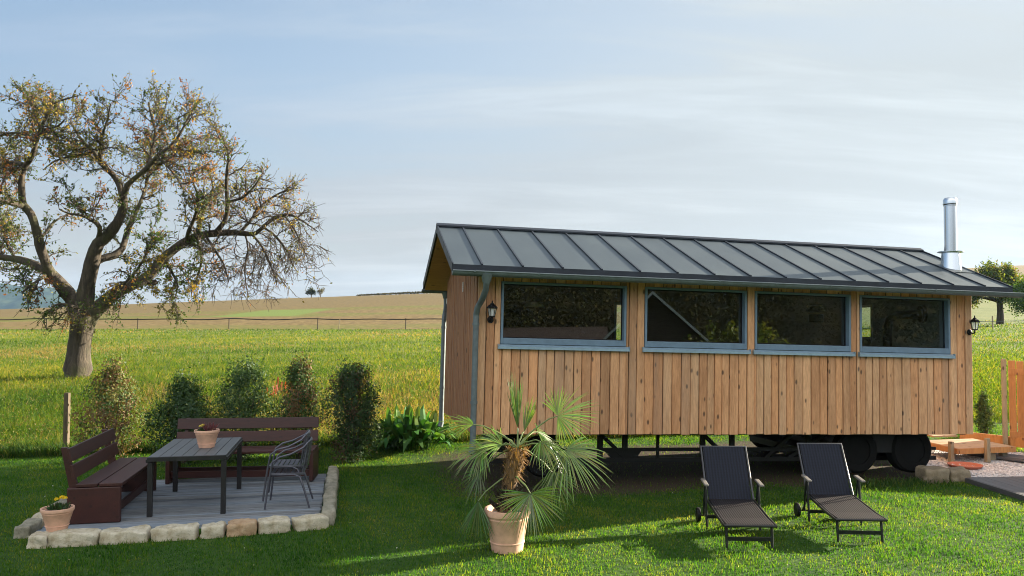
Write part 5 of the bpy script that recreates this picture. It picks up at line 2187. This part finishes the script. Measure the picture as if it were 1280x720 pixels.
# broad weeds mixed into the near meadow and along its edge
nw = 19000
x, y = sample_trap(nw, 14.2, 55, r, 2)
k_ = (y > edge_y(x) + .1)
wx, wy = wagon_xy(x, y)
k_ &= ~((wx > -.7) & (wx < 8.5) & (wy < 3.7)) & ~in_poly(x, y, gp)
x, y = x[k_], y[k_]
nl = 7
xx = np.repeat(x, nl) + r.normal(size=len(x) * nl) * .09
yy = np.repeat(y, nl) + r.normal(size=len(x) * nl) * .09
zz = height(xx, yy) + r.uniform(.03, .24, len(xx))
pc = np.array([(.045, .10, .03), (.06, .12, .03), (.12, .15, .04), (.18, .16, .06), (.09, .055, .03), (.24, .23, .16)])[r.choice(6, len(x), p=[.36, .30, .15, .08, .06, .05])]
v, f, c = leaf_cloud(np.stack([xx, yy, zz], -1), r.normal(size=(len(xx), 3)) + np.array([0, -.4, .6]), r.uniform(.010, .026, len(xx)), .5, np.repeat(pc, nl, 0) * r.uniform(.7, 1.3, (len(xx), 1)), r)
o = np_mesh("meadow_weeds", v, [f], M["blade"], c)
tag(o, "broad leaved weeds and seed heads mixed into the meadow", "weeds", None, "stuff")
# tufts along the lawn edge and round the wagon wheels
nt_ = 5200
x = np.concatenate([r.uniform(-10.5, -1.0, nt_), r.uniform(4.6, 6.9, 900), r.uniform(-1, 9, 1500)])
y = np.concatenate([edge_y(x[:nt_]) + np.abs(r.normal(size=nt_)) * .22 - .05, 12.75 + (x[nt_:nt_ + 900] - 6) * .2 + r.normal(size=900) * .18, edge_y(x[nt_ + 900:]) + np.abs(r.normal(size=1500)) * .3])
cols = lerp_cols(r.random(len(x)), [(0, (.025, .065, .018)), (.6, (.05, .11, .025)), (1, (.12, .15, .04))])
hg = r.uniform(.12, .34, len(x))
hg[nt_:nt_ + 900] *= .45
vv, fs_, cc = blades(x, y, height(x, y) - .01, hg, r.uniform(.010, .022, len(x)), r.uniform(.2, .9, len(x)), cols, r)
o = np_mesh("edge_grass", vv, fs_, M["blade"], cc)
tag(o, "longer dark grass tufts along the lawn edge and by the wagon wheels", "grass", None, "stuff")

# ------------------------------------------------------------------ light, sky, air
SUN_EL, SUN_AZ = R(15.5), math.atan2(.893, .45)      # azimuth from +Y towards +X
sd = Vector((math.sin(SUN_AZ) * math.cos(SUN_EL), math.cos(SUN_AZ) * math.cos(SUN_EL), math.sin(SUN_EL)))
sl = bpy.data.lights.new("sun", "SUN")
sl.energy = 5.0
sl.angle = R(.6)
sl.color = (1.0, .88, .69)
so = bpy.data.objects.new("sun", sl)
COL.objects.link(so)
so.rotation_euler = sd.to_track_quat("Z", "Y").to_euler()
so.location = sd * 50

wd = bpy.data.worlds.new("World")
sc.world = wd
wd.use_nodes = True
nt = wd.node_tree
bg = nt.nodes["Background"]
sky = nt.nodes.new("ShaderNodeTexSky")
sky.sky_type = "NISHITA"
sky.sun_disc = False
sky.sun_elevation = SUN_EL
sky.sun_rotation = SUN_AZ
sky.altitude = 300
sky.air_density = 1.0
sky.dust_density = 1.0
sky.ozone_density = 1.0
tcn = nt.nodes.new("ShaderNodeTexCoord")
sp = nt.nodes.new("ShaderNodeSeparateXYZ")
nt.links.new(tcn.outputs["Generated"], sp.inputs[0])
zc = math_n(nt, "ADD", math_n(nt, "MAXIMUM", sp.outputs[2], 0.0), .18)
cmb = nt.nodes.new("ShaderNodeCombineXYZ")
nt.links.new(math_n(nt, "DIVIDE", sp.outputs[0], zc), cmb.inputs[0])
nt.links.new(math_n(nt, "DIVIDE", sp.outputs[1], zc), cmb.inputs[1])
mpn = nt.nodes.new("ShaderNodeMapping")
mpn.inputs["Rotation"].default_value = (0, 0, R(52))
mpn.inputs["Scale"].default_value = (.5, 1.7, 1)
nt.links.new(cmb.outputs[0], mpn.inputs["Vector"])
w1 = noise(nt, mpn.outputs[0], 1.5, 7, .58)
w1.node.inputs["Distortion"].default_value = .6
mpn2 = nt.nodes.new("ShaderNodeMapping")
mpn2.inputs["Rotation"].default_value = (0, 0, R(-62))
mpn2.inputs["Scale"].default_value = (.45, 2.2, 1)
nt.links.new(cmb.outputs[0], mpn2.inputs["Vector"])
w2 = noise(nt, mpn2.outputs[0], 1.4, 7, .62)
w2.node.inputs["Distortion"].default_value = .35
wisp = math_n(nt, "ADD", math_n(nt, "MULTIPLY", smooth(nt, w1, .42, .74), .75), math_n(nt, "MULTIPLY", smooth(nt, w2, .48, .74), .6))
low = smooth(nt, sp.outputs[2], .42, .0)

# thin ice cloud is lit by the sun and grows brighter towards it
dotn = nt.nodes.new("ShaderNodeVectorMath")
dotn.operation = "DOT_PRODUCT"
nt.links.new(tcn.outputs["Generated"], dotn.inputs[0])
dotn.inputs[1].default_value = sd
glow = smooth(nt, dotn.outputs["Value"], -.3, 1.0)
near_sun = smooth(nt, dotn.outputs["Value"], .1, .9)
fac = math_n(nt, "ADD", math_n(nt, "MULTIPLY_ADD", wisp, .42), math_n(nt, "MULTIPLY", low, .55))
fac.node.inputs[0].links[0].from_node.inputs[2].default_value = .36
fac = math_n(nt, "MINIMUM", math_n(nt, "ADD", fac, math_n(nt, "MULTIPLY", near_sun, .45)), .97)
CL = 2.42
ccol = mix_c(nt, glow, (CL * .52, CL * .70, CL * .96), (CL * 1.17, CL * 1.25, CL * 1.25))
lowc = mix_c(nt, smooth(nt, dotn.outputs["Value"], .2, .95), (CL * .97, CL * .92, CL * .82), (CL * 1.22, CL * 1.24, CL * 1.20))
ccol = mix_c(nt, math_n(nt, "MULTIPLY", smooth(nt, sp.outputs[2], .28, .02), .85), ccol, lowc)
wl = math_n(nt, "MULTIPLY_ADD", wisp, .26)
wl.node.inputs[2].default_value = .915
wsc = nt.nodes.new("ShaderNodeVectorMath")
wsc.operation = "SCALE"
nt.links.new(ccol, wsc.inputs[0])
nt.links.new(wl, wsc.inputs["Scale"])
ccol = wsc.outputs[0]
# unseen sky brightened behind the viewer and overhead, added fill for the shaded wall
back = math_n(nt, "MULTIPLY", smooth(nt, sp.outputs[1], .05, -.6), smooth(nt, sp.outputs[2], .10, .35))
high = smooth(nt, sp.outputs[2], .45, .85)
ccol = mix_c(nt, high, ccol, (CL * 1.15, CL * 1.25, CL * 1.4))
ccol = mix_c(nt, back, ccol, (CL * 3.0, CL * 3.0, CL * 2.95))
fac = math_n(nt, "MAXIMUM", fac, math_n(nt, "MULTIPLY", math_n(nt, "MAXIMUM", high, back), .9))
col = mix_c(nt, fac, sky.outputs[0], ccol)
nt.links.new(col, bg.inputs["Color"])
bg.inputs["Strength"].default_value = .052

HAZE = True
if HAZE:
    mb = MB().span((-3400, -500, -6), (3400, 3300, 175))
    hm = bpy.data.materials.new("haze")
    hm.use_nodes = True
    hn = hm.node_tree
    hn.nodes.remove(hn.nodes["Principled BSDF"])
    pv = hn.nodes.new("ShaderNodeVolumePrincipled")
    pv.inputs["Color"].default_value = (.38, .62, 1.0, 1)
    pv.inputs["Density"].default_value = .00008
    pv.inputs["Anisotropy"].default_value = .2
    hn.links.new(pv.outputs[0], hn.nodes["Material Output"].inputs["Volume"])
    hz = mb.build("haze", hm)
    hz["kind"] = "stuff"

sc.view_settings.view_transform = "Standard"
sc.view_settings.look = "None"
sc.view_settings.gamma = 1
sc.view_settings.use_curve_mapping = False
sc.view_settings.exposure = 2.3
sc.cycles.use_denoising = True
sc.cycles.filter_width = 1.0
sc.cycles.max_bounces = 8
sc.cycles.transparent_max_bounces = 12
sc.cycles.volume_bounces = 0
